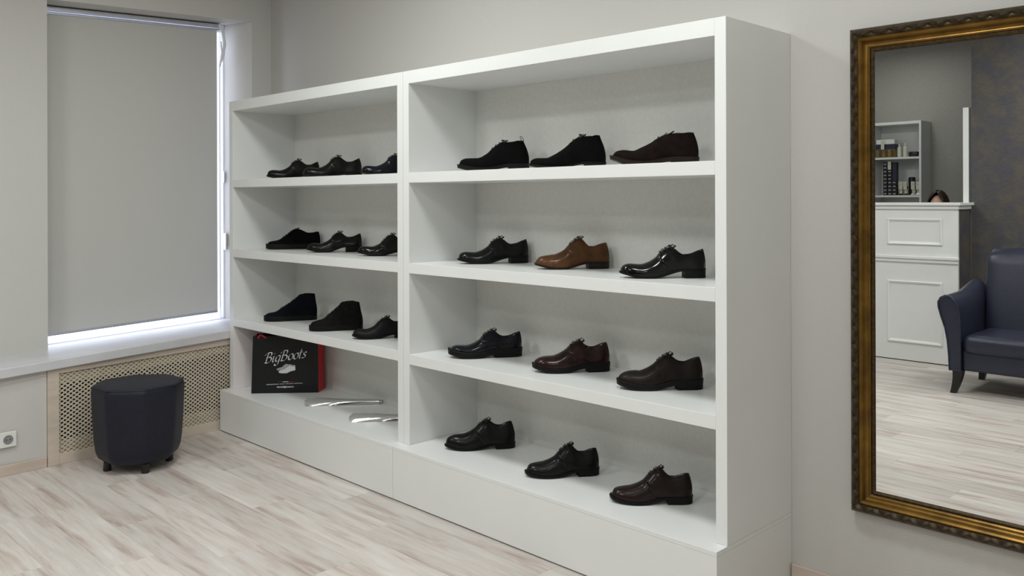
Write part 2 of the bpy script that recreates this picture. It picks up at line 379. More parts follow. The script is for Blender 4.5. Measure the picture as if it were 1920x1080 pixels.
# stone sill
sl = MB()
ya, yb = -3.4, -0.001
def xs(y): return xface(y) + 0.022
sl.hexa([(-0.50, ya, zsill(ya) - .055), (xs(ya), ya, zsill(ya) - .055), (xs(yb), yb, zsill(yb) - .055), (-0.50, yb, zsill(yb) - .055),
         (-0.50, ya, zsill(ya)), (xs(ya), ya, zsill(ya)), (xs(yb), yb, zsill(yb)), (-0.50, yb, zsill(yb))])
s_ = sl.build('trim_1', 'sill', bevel=0.006, seg=3); tag(s_, 'wide marbled white window sill above the grille', 'sill', kind='structure')

bl = empty('roller_blind', (-0.46, -0.9, ZB)); tag(bl, 'grey fabric roller blind pulled almost down over the window', 'blind')
def bpart(name, mbd, m, **k):
    mbd.v = [(x, y, z + SLOPE * (y + 1.45)) for x, y, z in mbd.v]
    o = mbd.build(name, m, None, **k); o.parent = bl; o.matrix_parent_inverse = Matrix.Translation(-Vector(bl.location)); return o
ZBL = 0.678
bpart('fabric', MB().box((-0.4615, -1.56, ZBL), (-0.4600, -0.338, 2.655)), 'blind')
bpart('bottom_bar', MB().box((-0.464, -1.56, ZBL - 0.012), (-0.457, -0.338, ZBL + 0.004)), 'alu', bevel=0.002)
cas = MB()
cas.box((-0.50, -1.58, 2.672), (-0.452, -0.315, 2.702))
bpart('cassette', cas, 'alu', bevel=0.006, seg=3)
bpart('cassette_lip', MB().box((-0.468, -1.58, 2.652), (-0.450, -0.318, 2.668)), 'alu', bevel=0.005, seg=3)
br = MB(); br.tube([(-0.455, -0.322, 2.70), (-0.445, -0.300, 2.64), (-0.440, -0.290, 2.56), (-0.447, -0.298, 2.48), (-0.456, -0.318, 2.42)], [0.012, 0.013, 0.011, 0.010, 0.007], 10)
bpart('bracket', br, 'pvc', smooth=True)
lv = MB(); lv.tube([(-0.452, -0.312, 2.58), (-0.448, -0.306, 2.50), (-0.455, -0.320, 2.40)], 0.006, 8)
bpart('lever', lv, 'pvc', smooth=True)
bpart('side_guide', MB().tube([(-0.452, -0.322, 2.42), (-0.452, -0.322, ZBL + .02)], 0.0035, 6), 'pvc', smooth=True)

# ------------------------------------------------------------------ radiator grille under the sill
gr = empty('radiator_grille', (xface(-1.05), -1.05, 0)); tag(gr, 'beige lattice radiator grille under the window sill', 'grille')
YA, YB = -1.588, -0.30
def gpart(name, mbd, m, **k):
    o = mbd.build(name, m, None, **k); o.parent = gr; o.matrix_parent_inverse = Matrix.Translation(-Vector(gr.location)); return o
def gbar(y0, z0a, z0b, y1, z1a, z1b, d0=-0.016, d1=0.0):
    """bar between y0 and y1 in the face plane; (za lower, zb upper at y0), ..."""
    return MB().hexa([(xface(y0) + d0, y0, z0a), (xface(y0) + d1, y0, z0a), (xface(y1) + d1, y1, z1a), (xface(y1) + d0, y1, z1a),
                      (xface(y0) + d0, y0, z0b), (xface(y0) + d1, y0, z0b), (xface(y1) + d1, y1, z1b), (xface(y1) + d0, y1, z1b)])
def ztop(y): return zsill(y) - 0.056
FR = 0.062
gpart('frame_rail', gbar(YA + FR, ztop(YA + FR) - 0.030, ztop(YA + FR), YB, ztop(YB) - 0.045, ztop(YB)), 'beige', bevel=0.002)
gpart('frame_rail', gbar(YA + FR, 0, 0.062, YB, 0, 0.062), 'beige', bevel=0.002)
gpart('frame_stile', gbar(YA, 0, ztop(YA), YA + FR, 0, ztop(YA + FR)), 'beige', bevel=0.002)
gpart('frame_stile', gbar(YB, 0, ztop(YB), YB + 0.05, 0, ztop(YB + 0.05)), 'beige', bevel=0.002)
# lattice: two layers of diagonal slats with diamond openings between them
la = MB(); y0, y1, z0, z1 = YA + FR, YB, 0.062, 0.57
PH, PV = 0.0330, 0.0245; wd = 0.19
def lattice(sign):
    n = int((y1 - y0) / PH + (z1 - z0) / PV) + 4
    for i in range(-int((z1 - z0) / PV) - 2, n):
        pts = []
        # centre line: (y-y0)/PH - sign*(z-z0)/PV = i
        seg = []
        for z in (z0, z1):
            seg.append((y0 + PH * (i + sign * (z - z0) / PV), z))
        (ya_, za_), (yb_, zb_) = seg
        if ya_ > yb_: ya_, za_, yb_, zb_ = yb_, zb_, ya_, za_
        if yb_ <= y0 or ya_ >= y1: continue
        def atY(yy): return za_ + (zb_ - za_) * (yy - ya_) / (yb_ - ya_)
        if ya_ < y0: za_, ya_ = atY(y0), y0
        if yb_ > y1:
            zb_ = za_ + (zb_ - za_) * (y1 - ya_) / (yb_ - ya_); yb_ = y1
        h = PV * wd
        # stop the slat at the sloping top rail
        da, db = za_ - (ztop(ya_) - 0.006), zb_ - (ztop(yb_) - 0.006)
        if da > 0 and db > 0: continue
        if da > 0 or db > 0:
            tt = da / (da - db); yc_, zc_ = ya_ + (yb_ - ya_) * tt, za_ + (zb_ - za_) * tt
            if da > 0: ya_, za_ = yc_, zc_
            else: yb_, zb_ = yc_, zc_
        def top(yy, zz): return zz
        p = []
        for yy, zz in ((ya_, za_), (yb_, zb_)):
            for d in (-0.014, -0.009):
                for s in (-1, 1):
                    p.append((xface(yy) + d + (0.0005 if sign > 0 else 0), yy, top(yy, zz + s * h)))
        la.hexa([p[0], p[2], p[6], p[4], p[1], p[3], p[7], p[5]])
lattice(1); lattice(-1)
tag(gpart('lattice', la, 'lattice'), kind='stuff')
gpart('backing_strip', MB().hexa([(xface(y0) - .026, y0, 0.06), (xface(y0) - .018, y0, 0.06), (xface(y1) - .018, y1, 0.06), (xface(y1) - .026, y1, 0.06),
       (xface(y0) - .026, y0, 0.135), (xface(y0) - .018, y0, 0.135), (xface(y1) - .018, y1, 0.135), (xface(y1) - .026, y1, 0.135)]), 'lattice')
gpart('backing_strip', MB().hexa([(xface(y0) - .026, y0, ztop(y0) - .095), (xface(y0) - .018, y0, ztop(y0) - .095), (xface(y1) - .018, y1, ztop(y1) - .095), (xface(y1) - .026, y1, ztop(y1) - .095),
       (xface(y0) - .026, y0, ztop(y0)), (xface(y0) - .018, y0, ztop(y0)), (xface(y1) - .018, y1, ztop(y1)), (xface(y1) - .026, y1, ztop(y1))]), 'lattice')
gpart('backing_board', MB().box((-0.20, YA + .01, 0.0), (-0.19, YB + .04, 0.50)), 'dark')  # near-black sheet standing for the unlit radiator recess behind the lattice

# power socket on the parapet
so = empty('power_socket', (xface(-1.78) - .012, -1.79, 0.155)); tag(so, 'white double power socket low on the wall beside the grille', 'socket')
so.rotation_euler = (0, 0, math.atan(0.0535))
for k in (0, -1):
    pl_ = MB().box((0, -0.042 + k * 0.085, 0.0), (0.010, 0.042 + k * 0.085, 0.084)).build('cover_plate', 'sock', so, bevel=0.003)
    rr = MB(); rr.grid([[(0.0105 + dx, k * 0.085 + r * math.cos(2 * PI * j / 24), 0.042 + r * math.sin(2 * PI * j / 24)) for j in range(24)] for r, dx in ((0.025, -.0004), (0.024, 0.0022), (0.0215, 0.0022), (0.0205, 0.0003), (0.001, 0.0003))], True)
    rr.build('socket_well', 'sockd', pl_, smooth=True)  # flat disc inside a raised ring, the well's shade painted grey
    for s in (-1, 1):
        MB().tube([(0.0106, k * 0.085 + s * 0.0095, 0.042), (0.0114, k * 0.085 + s * 0.0095, 0.042)], 0.003, 8).build('contact_hole', 'dark', pl_)

# ------------------------------------------------------------------ shelving
XL, XM, XR, D, PJ = -0.005, 1.8413, 3.6948, 0.4776, 0.070
ZT, ZP, T, TH = 2.1494, 0.2687, 0.047, 0.051
def plinth(x0, x1, label):
    e = empty('plinth', ((x0 + x1) / 2, -(D + PJ) / 2, 0)); tag(e, label, 'plinth', 'white plinths under the shelving')
    dx, dy = -e.location.x, -e.location.y
    def P(name, a, b, bv=0.0012):
        o = MB().box((a[0] + dx, a[1] + dy, a[2]), (b[0] + dx, b[1] + dy, b[2])).build(name, 'white', e, bevel=bv); return o
    P('front_panel', (x0 + .0012, -D - PJ, 0.007), (x1 - .0012, -D - PJ + .018, ZP - .0185))
    P('top_panel', (x0 + .0012, -D - PJ, ZP - .018), (x1 - .0012, -0.001, ZP))
    P('side_panel', (x0 + .0012, -D - PJ + .0185, 0.007), (x0 + .0188, -0.001, ZP - .0185))
    P('side_panel', (x1 - .0188, -D - PJ + .0185, 0.007), (x1 - .0012, -0.001, ZP - .0185))
    o = MB().box((x0 + .03 + dx, -D - PJ + .03 + dy, 0.0), (x1 - .03 + dx, -0.03 + dy, 0.0072)).build('foot_strip', 'dark', e)  # dark colour stands for the shade in the gap under the plinth
plinth(XL, XM, 'long white plinth under the left shelving unit, with the black bag on top')
plinth(XM, XR, 'long white plinth under the right shelving unit, nearest the mirror')
def unit(x0, x1, zs, label):
    e = empty('shelving_unit', ((x0 + x1) / 2, -D / 2, ZP)); tag(e, label, 'shelf', 'white open shelving units')
    dx, dy, dz = -e.location.x, -e.location.y, -ZP
    def P(name, a, b, bv=0.0012):
        return MB().box((a[0] + dx, a[1] + dy, a[2] + dz), (b[0] + dx, b[1] + dy, b[2] + dz)).build(name, 'white', e, bevel=bv)
    g = 0.0010
    P('side_panel', (x0 + g, -D, ZP + .0004), (x0 + T, -0.001, ZT))
    P('side_panel', (x1 - T, -D, ZP + .0004), (x1 - g, -0.001, ZT))
    P('top_panel', (x0 + T + .0002, -D, ZT - .064), (x1 - T - .0002, -0.001, ZT))
    bp_ = P('back_panel', (x0 + T + .0002, -0.017, ZP + .0004), (x1 - T - .0002, -0.001, ZT - .0642), 0); bp_.data.materials[0] = MT['fibre']
    for z in zs: P('shelf_board', (x0 + T + .0002, -D, z - TH), (x1 - T - .0002, -0.0172, z))
unit(XL, XM, (1.6372, 1.1823, 0.7315), 'white open shelving unit beside the window holding nine shoes and a bag')
unit(XM, XR, (1.6379, 1.1828, 0.725), 'white open shelving unit beside the mirror holding twelve shoes in four rows')

# ------------------------------------------------------------------ shoes
WID = interp([(0, 0.0), (0.006, 0.035), (0.02, 0.062), (0.05, 0.092), (0.1, 0.12), (0.2, 0.147), (0.3, 0.157), (0.42, 0.147), (0.55, 0.124), (0.7, 0.112), (0.84, 0.110), (0.92, 0.097), (0.965, 0.073), (0.99, 0.040), (1.0, 0.0)])
WPT = interp([(0, 0.0), (0.006, 0.025), (0.02, 0.046), (0.05, 0.072), (0.1, 0.103), (0.2, 0.14), (0.3, 0.155), (0.42, 0.145), (0.55, 0.122), (0.7, 0.110), (0.84, 0.108), (0.92, 0.096), (0.965, 0.072), (0.99, 0.040), (1.0, 0.0)])
PROF = {
 'derby': [(0, .06), (.012, .115), (.046, .152), (.103, .166), (.237, .160), (.313, .180), (.41, .235), (.478, .305), (.542, .345), (.6, .355), (.64, .340), (.69, .295), (.75, .270), (.82, .275), (.93, .312), (1, .338)],
 'derby_tall': [(0, .06), (.03, .125), (.055, .155), (.11, .170), (.235, .188), (.31, .213), (.396, .262), (.43, .30), (.48, .345), (.56, .405), (.62, .41), (.645, .388), (.69, .33), (.736, .300), (.8, .300), (.9, .328), (1, .352)],
 'derby_low': [(0, .065), (.026, .148), (.08, .182), (.147, .198), (.255, .205), (.34, .235), (.415, .282), (.48, .335), (.537, .382), (.6, .395), (.64, .378), (.69, .335), (.74, .312), (.79, .308), (.86, .328), (.95, .358), (1, .370)],
 'chukka_a': [(0, .06), (.044, .158), (.12, .183), (.273, .188), (.40, .25), (.485, .326), (.567, .387), (.614, .412), (.73, .415), (.885, .434), (1, .434)],
 'chukka_b': [(0, .055), (.03, .115), (.1, .138), (.216, .140), (.314, .18), (.445, .262), (.555, .355), (.64, .41), (.72, .425), (.84, .425), (.915, .438), (1, .438)],
 'chukka_c': [(0, .065), (.022, .135), (.067, .170), (.138, .180), (.24, .170), (.342, .209), (.44, .256), (.54, .316), (.61, .351), (.727, .37), (.82, .368), (.925, .376), (1, .376)],
 'hightop_a': [(0, .05), (.03, .118), (.095, .148), (.2, .163), (.318, .23), (.485, .33), (.596, .413), (.69, .472), (.79, .494), (.945, .490), (1, .485)],
 'hightop_b': [(0, .05), (.044, .150), (.124, .180), (.25, .215), (.38, .31), (.552, .452), (.61, .506), (.70, .527), (.84, .532), (.935, .515), (1, .51)],
 'sneaker': [(0, .05), (.056, .135), (.218, .168), (.38, .265), (.50, .352), (.56, .368), (.60, .366), (.69, .33), (.78, .295), (.876, .298), (.96, .314), (1, .314)],
}
def make_shoe(key, label, pos, ang, L, hs, prof, upper, sole_m='sole', lace_m='lace', ut=.615, t=.024, heel=.075, hstart=.735, spring=.045, welt=.012,
              cup=False, toe='round', nl=5, lean=.05, quarter=True, cap=False, counter=False, bow=True, loop=False, uq=None, name='derby_shoe', patch_m=None, cat='shoe', group=None, rim=.62, wingcap=False):
    e = empty(name, pos, math.radians(ang)); tag(e, label, cat, group)
    W = WID if toe == 'round' else WPT
    top_ = interp([(u, h * hs) for u, h in PROF[prof]])
    if cup:
        t, heel = .095, 0.0
        def gap(u): return 0.016 * ((0.16 - u) / 0.16) ** 2 if u < 0.16 else 0.0
    else:
        def gap(u):
            g = spring * ((0.28 - u) / 0.28) ** 1.7 if u < 0.28 else 0.0
            return g + (heel - t) * sstep(0.36, hstart + .02, u)
    def zb(u): return gap(u) + (t * .55 if cup else t)
    def zt(u): return max(top_(u), zb(u) + 0.004)
    def rimw(u): return rim
    def S(u, s, side, off=0.0):
        """point on the outer skin; s 0 at the sole, 1 at the ridge or rim"""
        w_ = W(u); b_, t_ = zb(u), zt(u); h = t_ - b_
        ph = s * PI / 2
        k = max(0.0, min(1.0, (h - .10) / .2))
        yc = w_ * (math.cos(ph) ** 0.72) * (1 - 0.22 * s * k) * (1 + .05 * math.sin(PI * min(1, s * 1.6)) * (1 if s < .62 else 0)); zc = b_ + h * math.sin(ph) ** 0.9
        o_ = sstep(ut, ut + .075, u)
        wr = w_ * rimw(u)
        yo = lerp(w_ * (1 + .04 * math.sin(PI * s)), wr, s ** 1.3); zo = b_ + h * s
        y_ = lerp(yc, yo, o_); z_ = lerp(zc, zo, o_)
        if off:
            y_ += off * math.cos(ph * .9) * (1 if w_ > .02 else w_ / .02); z_ += off * math.sin(ph * .9) * (1 - o_)
        dx = 0.0
        q = sstep(.72, 1.0, u)
        if q > 0:
            hh = max(0.0, (z_ - b_)) / .30
            dx = q * (-lean * hh ** 1.6 + .012 * math.sin(PI * min(1, hh)))
        if u > .97 and off: dx += off * (u - .97) / .03
        if u < .05 and off: dx -= off * (.05 - u) / .05
        return ((u + dx) * L, side * y_ * L, z_ * L)
    n = 46; us = []
    for i in range(n + 1):
        a = i / n; us.append(max(0.0008, min(0.9992, 0.35 * (0.5 - 0.5 * math.cos(PI * a)) + 0.65 * a if 0 < i < n else a)))
    us = sorted(set(us + [0.004, 0.012, 0.022, 0.985, 0.994]))
    ns = 13; rows = []
    for u in us:
        o_ = sstep(ut, ut + .075, u)
        left = [S(u, j / ns, 1) for j in range(ns + 1)]; right = [S(u, j / ns, -1) for j in range(ns + 1)]
        rx, ry, rz = left[-1]
        depth = (zt(u) - zb(u)) * .80 * o_
        fy = lerp(.15, 1.0, o_)
        inn = []
        for f_, dz in ((.90, .02), (.80, .35), (.74, .8), (.4, 1.0)):
            inn.append((rx, ry * f_, rz - depth * dz * L))
        cen = (rx, 0, rz - depth * L)
        rows.append(left + inn + [cen] + [(x, -y_, z) for x, y_, z in reversed(inn)] + right[::-1])
    MB().grid(rows).build('upper', upper, e, smooth=True, angle=60)
    pm_ = patch_m or upper
    def patch(nm, fu, m, nu=18, nc=10, off=.006, sides=(1, -1)):
        """raised leather panel; fu(a,c)->(u,s), edges folded down to the skin"""
        for sd in sides:
            rw = []
            for i in range(nu + 1):
                r_ = []
                for j in range(nc + 1):
                    u, s = fu(i / nu, j / nc); r_.append(S(u, s, sd, off))
                ua, sa = fu(i / nu, 0); ub, sb = fu(i / nu, 1)
                r_ = [S(ua, max(0, sa - .01), sd, -.002)] + r_ + [S(ub, min(1, sb + .012), sd, -.002)]
                rw.append(r_)
            e0 = []; e1 = []
            for j in range(-1, nc + 2):
                c = min(1, max(0, j / nc)); u, s = fu(0, c); e0.append(S(u - .006, s, sd, -.002)); u, s = fu(1, c); e1.append(S(min(.9992, u + .004), s, sd, -.002))
            MB().grid([e0] + rw + [e1]).build(nm, m, e, smooth=True, angle=50)
    if uq is None: uq = ut - .20
    if quarter:
        def fq(a, c):
            s_hi = lerp(.80, 1.0, sstep(ut - .02, ut + .07, 0))
            u0 = uq + .13 * (1 - c) ** 1.6 + .035 * max(0, (c - .80) / .2) ** 2
            u = lerp(u0, .988, a)
            smax = lerp(.80, .985, sstep(ut - .03, ut + .06, u))
            return u, lerp(.03, smax, c)
        patch('quarter', fq, pm_)
        # tongue
        tr = []
        for i in range(9):
            a = i / 8; u = lerp(uq + .02, ut + .035, a); z = (zt(min(u, ut + .005)) + .004 + .018 * sstep(.75, 1, a) + (u - ut) * .35 * (1 if u > ut else 0)) * L
            hw = lerp(.020, .050, a) * L
            tr.append([(u * L, hw * k_, z - .012 * L * abs(k_) ** 2) for k_ in (-1, -.5, 0, .5, 1)])
        bt = [[(x, y_, z - .007 * L) for x, y_, z in r_] for r_ in tr]
        ring = [tr[i] + bt[i][::-1] for i in range(9)]
        MB().grid(ring, True).build('tongue', pm_, e, smooth=True)
    if cap:
        patch('toe_cap', lambda a, c: (lerp(.008, .238 - .015 * (1 - c), a), lerp(.02, 1.0, c)), pm_, 10, 10, .006)
    if wingcap:
        patch('wing_cap', lambda a, c: (lerp(.008, .20 + .22 * (1 - c) ** 2 + .03 * c, a), lerp(.02, 1.0, c)), pm_, 12, 10, .006)
    if counter:
        patch('heel_counter', lambda a, c: (lerp(.80 - .05 * (1 - c), .985, a), lerp(.02, .72, c)), pm_, 8, 8, .012)
    # laces
    if nl:
        lc = MB()
        for i in range(nl):
            a = (i + .5) / nl; u = lerp(uq + .035, ut - .005, a); ln = []
            for k_ in range(9):
                s = 1 - abs(k_ - 4) / 4 * .30; sd = 1 if k_ < 4 else -1
                x, y_, z = S(u + (.012 if i % 2 else -.004) * (k_ - 4) / 4, s, sd, .013); 
                if k_ == 4: y_ = 0
                ln.append((x, y_, z + .004 * L))
            lc.tube(ln, .0052 * L, 6)
        if bow:
            x, y_, z = S(ut - .02, 1, 1, .010); z += .006 * L
            lc.tube([(x - .008 * L, -.01 * L, z), (x, 0, z + .006 * L), (x + .008 * L, .01 * L, z)], .007 * L, 8)
            for sd in (1, -1):
                lc.tube([(x + (.5 - .5 * math.cos(q * 2 * PI)) * .05 * L * sd * .7 + .01 * L * math.sin(q * 2 * PI), sd * (.010 + .045 * math.sin(q * PI)) * L, z + (.020 * math.sin(q * PI) - .016 * q) * L) for q in [k_ / 12 for k_ in range(13)]], .0040 * L, 6)
                lc.tube([(x, sd * .008 * L, z), (x + sd * .025 * L, sd * .030 * L, z + .018 * L), (x + sd * .045 * L + .02 * L, sd * .055 * L, z - .005 * L)], .0036 * L, 6)
        lc.build('laces', lace_m, e, smooth=True)
    if loop:
        x, y_, z = S(.995, 1, 1)
        MB().tube([(x + .0 * L + .045 * L * math.sin(q) * .4 - .035 * L * (1 - math.cos(q)) * .5, .002, z - .01 * L + .075 * L * (1 - math.cos(q)) * .5) for q in [2 * PI * k_ / 16 for k_ in range(17)]], .0055 * L, 6).build('pull_loop', 'laceg', e, smooth=True)
    # sole
    def outline(grow, ua, ub, cut=False):
        uu = [ua + (ub - ua) * (0.5 - 0.5 * math.cos(PI * i / 30)) for i in range(31)]
        pts = []
        for u in uu:
            uc = min(.9992, max(.0008, u)); wv = W(uc) + grow * min(1, W(uc) / .05)
            xx = u + (-(grow) * (1 - min(1, u / .06)) if u < .06 else 0) + (grow * max(0, (u - .95) / .05) * .6 if u > .95 else 0)
            pts.append((xx, wv, uc))
        return pts
    def slab(nm, m, ua, ub, zlo, zhi, grow, par=None):
        pts = outline(grow, ua, ub)
        ringT = [(x, y_, zhi(u)) for x, y_, u in pts] + [(x, -y_, zhi(u)) for x, y_, u in reversed(pts)]
        ringB = [(x, y_, zlo(u)) for x, y_, u in pts] + [(x, -y_, zlo(u)) for x, y_, u in reversed(pts)]
        ringM = [(x, y_, lerp(a_[2], z, .5)) for (x, y_, z), a_ in zip(ringT, ringB)]
        def sc_(r_, f_): return [((x - .5) * (1 - f_ * .5) * L + .5 * L, y_ * (1 - f_ * 2) * L, z * L) for x, y_, z in r_]
        mb = MB(); k_ = len(ringT)
        rows_ = [sc_(ringB, .010), sc_([(x, y_, z + .15 * (zhi(.5) - zlo(.5))) for x, y_, z in ringB], 0), sc_([(x, y_, z - .15 * (zhi(.5) - zlo(.5))) for x, y_, z in ringT], 0), sc_(ringT, .010)]
        mb.grid(rows_, True)
        h_ = k_ // 2
        for ri, fl in ((0, 1), (3, 0)):
            for i in range(h_ - 1):
                q = (ri * k_ + i, ri * k_ + i + 1, ri * k_ + k_ - 2 - i, ri * k_ + k_ - 1 - i); mb.f.append(q[::-1] if fl else q)
        return mb.build(nm, m, par or e, smooth=True, angle=40)
    if cup:
        so_ = slab('sole', sole_m, 0, 1, gap, lambda u: gap(u) + t, .008)
        slab('foxing_strip', sole_m, 0, 1, lambda u: gap(u) + t * .70, lambda u: gap(u) + t * .84, .0105, so_)
    else:
        so_ = slab('outsole', sole_m, 0, 1, gap, lambda u: gap(u) + t, welt)
        slab('welt', sole_m, 0, 1, lambda u: gap(u) + t * .72, lambda u: gap(u) + t * 1.12, welt + .004, so_)
        slab('heel', sole_m, hstart, 1, lambda u: 0.0, lambda u: gap(u) + .002, welt * .7)
    return e
G = {'A': 'dress shoes on the top left shelf', 'B': 'shoes on the second left shelf', 'C': 'shoes on the third left shelf', 'D': 'ankle boots on the top right shelf',
     'E': 'shoes on the second right shelf', 'F': 'shoes on the third right shelf', 'F_': '', 'G': 'shoes on the lowest right shelf'}
POS = dict(
A1=(0.364, -0.41, 1.6372, 67.2, 0.33, 1.021), A2=(0.799, -0.416, 1.6372, 64.8, 0.349, 1.011), A3=(1.368, -0.398, 1.6372, 61.1, 0.319, 1.0),
B1=(0.219, -0.337, 1.1823, 59.2, 0.342, 1.033), B2=(0.706, -0.332, 1.1823, 56.6, 0.328, 1.022), B3=(1.221, -0.321, 1.1823, 58.4, 0.332, 1.007),
C1=(0.315, -0.407, 0.7315, 59.4, 0.328, 1.034), C2=(0.879, -0.427, 0.7315, 56.5, 0.31, 1.021), C3=(1.31, -0.419, 0.7315, 58.7, 0.317, 1.008),
D1=(2.175, -0.4, 1.6379, 54.2, 0.349, 0.99), D2=(2.644, -0.39, 1.6379, 49.3, 0.345, 0.992), D3=(3.104, -0.382, 1.6379, 43.6, 0.354, 1.004),
E1=(2.097, -0.333, 1.1828, 55.3, 0.354, 0.989), E2=(2.602, -0.309, 1.1828, 50.0, 0.341, 0.99), E3=(3.154, -0.391, 1.1828, 44.1, 0.343, 1.002),
F1=(2.1, -0.395, 0.725, 53.3, 0.359, 0.995), F2=(2.638, -0.361, 0.725, 50.1, 0.346, 0.99), F3=(3.12, -0.364, 0.725, 44.3, 0.345, 1.002),
G1=(2.065, -0.393, 0.2687, 50.9, 0.346, 0.999), G2=(2.641, -0.415, 0.2687, 50.7, 0.329, 0.99), G3=(3.108, -0.398, 0.2687, 41.6, 0.328, 1.007))
def put(k, label, prof, upper, **kw):
    x, y, z, a, L, hs = POS[k]
    return make_shoe(k, label, (x, y, z + .0006), a, L, hs, prof, upper, group=G[k[0]], **kw)
put('A1', 'black lace-up derby shoe on the top left shelf, nearest the window', 'derby', 'blk')
put('A2', 'black derby shoe in the middle of the top left shelf', 'derby', 'blk', nl=4)
put('A3', 'black derby shoe on the top left shelf, half hidden by the divider', 'derby', 'navyl', t=.022)
put('B1', 'black low sneaker with flat sole on the second left shelf', 'sneaker', 'suedeblk', cup=True, nl=6, ut=.58, uq=.26, bow=False, name='low_sneaker', lean=.03, sole_m='matteblk')
put('B2', 'black lace-up dress shoe with high heel in the middle of the second left shelf', 'derby', 'greenblk', heel=.115, hstart=.70, toe='pt', spring=.05)
put('B3', 'glossy black pointed lace-up on the second left shelf, cut off by the divider', 'derby', 'patent', toe='pt', heel=.09, spring=.06, nl=6, uq=.36)
put('C1', 'navy-black high-top sneaker on the third left shelf, nearest the window', 'hightop_a', 'suedenavy', cup=True, nl=8, ut=.67, uq=.26, bow=False, name='high_top_sneaker', lean=.018, rim=.75, sole_m='matteblk')
put('C2', 'charcoal brown high-top sneaker in the middle of the third left shelf', 'hightop_b', 'nubgrey', cup=True, nl=8, ut=.60, uq=.28, bow=False, name='high_top_sneaker', lean=.030, rim=.75, sole_m='matteblk')
put('C3', 'black oxford shoe on the third left shelf, cut off by the divider', 'derby', 'matteblk', heel=.085, spring=.05, nl=6, uq=.36)
put('D1', 'black suede ankle boot with heel pull loop on the top right shelf', 'chukka_a', 'suedeblk', ut=.66, heel=.105, hstart=.72, t=.045, spring=.05, nl=4, loop=True, lean=.068, name='ankle_boot', rim=.70, cat='boot', uq=.42)
put('D2', 'black suede chukka boot in the middle of the top right shelf', 'chukka_b', 'suedeblk', ut=.70, heel=.085, hstart=.73, spring=.04, nl=2, lean=.060, name='chukka_boot', rim=.70, cat='boot', uq=.50)
put('D3', 'dark brown suede chukka boot with heavy sole on the top right shelf', 'chukka_c', 'suedebrn', ut=.68, heel=.092, hstart=.70, t=.042, spring=.075, welt=.020, nl=2, lean=.06, name='chukka_boot', rim=.72, cat='boot', uq=.46, sole_m='solebrn', bow=False)
put('E1', 'black leather derby shoe at the left end of the second right shelf', 'derby', 'greenblk', heel=.105, nl=4, spring=.05)
put('E2', 'chestnut brown cap-toe derby shoe on the second right shelf', 'derby_tall', 'tan', cap=True, counter=True, heel=.095, hstart=.705, sole_m='solebrn', lace_m='lacebrn', spring=.055)
put('E3', 'shiny black patent leather derby shoe on the second right shelf, by the side panel', 'derby', 'patent', heel=.108, hstart=.745, spring=.055, nl=5)
put('F1', 'navy-black polished derby shoe with chunky sole on the third right shelf', 'derby', 'navyl', heel=.115, t=.070, hstart=.62, spring=.055, welt=.018, nl=5)
put('F2', 'burgundy derby shoe with black chunky sole on the third right shelf', 'derby_low', 'burg', heel=.110, t=.055, hstart=.70, spring=.06, welt=.018, nl=4, ut=.63)
put('F3', 'matte dark brown wingtip shoe with chunky sole on the third right shelf', 'derby_low', 'dkbrn', heel=.115, t=.058, hstart=.69, spring=.055, welt=.018, wingcap=True, nl=5)
put('G1', 'black derby shoe with narrow toe at the left end of the lowest right shelf', 'derby_low', 'blk', toe='pt', heel=.075, hstart=.72, nl=5)
put('G2', 'black derby shoe in the middle of the lowest right shelf', 'derby_tall', 'blk', heel=.090, hstart=.70, t=.030, welt=.017, nl=6, spring=.04)
put('G3', 'dark burgundy derby shoe on the lowest right shelf, nearest the mirror', 'derby_tall', 'burgd', heel=.090, hstart=.69, t=.032, welt=.017, nl=5, spring=.045)

# ------------------------------------------------------------------ paper bag
bagA = math.atan2(0.316, 0.282)
bag = empty('paper_bag', (0.249, -0.462, ZP + .0005), bagA); tag(bag, 'black paper carrier bag with white lettering and red sides, in the left unit', 'bag')
BW, BD, BH = 0.424, 0.135, 0.364
lean_ = 0.010
fr = MB().hexa([(0, 0, 0), (BW, 0, 0), (BW, .0012, 0), (0, .0012, 0), (lean_, .006, BH), (BW - .004, .006, BH), (BW - .004, .0072, BH), (lean_, .0072, BH)])
bagf = fr.build('front_panel', 'bagblack', bag)
MB().hexa([(0, BD - .0012, 0), (BW + .022, BD - .0012, 0), (BW + .022, BD, 0), (0, BD, 0), (lean_, BD - .0072, BH), (BW + .018, BD - .0072, BH), (BW + .018, BD - .006, BH), (lean_, BD - .006, BH)]).build('back_panel', 'bagblack', bag)
for xa, xb, sg, fl in ((BW, BW - .004, -1, .022), (0, lean_, 1, 0)):
    g = MB()
    rows = [[(xa, .0013, 0), (xa + fl * .5, BD / 2, 0), (xa + fl, BD - .0013, 0)], [(lerp(xa, xb, .5), .004, BH / 2), (xa + fl * .5 + sg * .003, BD / 2, BH / 2), (lerp(xa, xb, .5) + fl, BD - .004, BH / 2)],
            [(xb, .0073, BH), (xb + fl * .5 + sg * .008, BD / 2, BH - .002), (xb + fl, BD - .0073, BH)]]
    g.grid(rows); g.build('side_gusset', 'bagred', bag)
MB().box((.001, .0013, 0), (BW - .001, BD - .0013, .001)).build('base_panel', 'bagblack', bag)
hnd = MB(); hnd.tube([(.045 + .05 * a - .01 * math.sin(PI * a), .0035 - .006 * math.sin(PI * a), BH - .012 + .02 * math.sin(PI * a)) for a in [i / 8 for i in range(9)]], .006, 8)
hnd.build('ribbon_handle', 'bagred', bag, smooth=True)
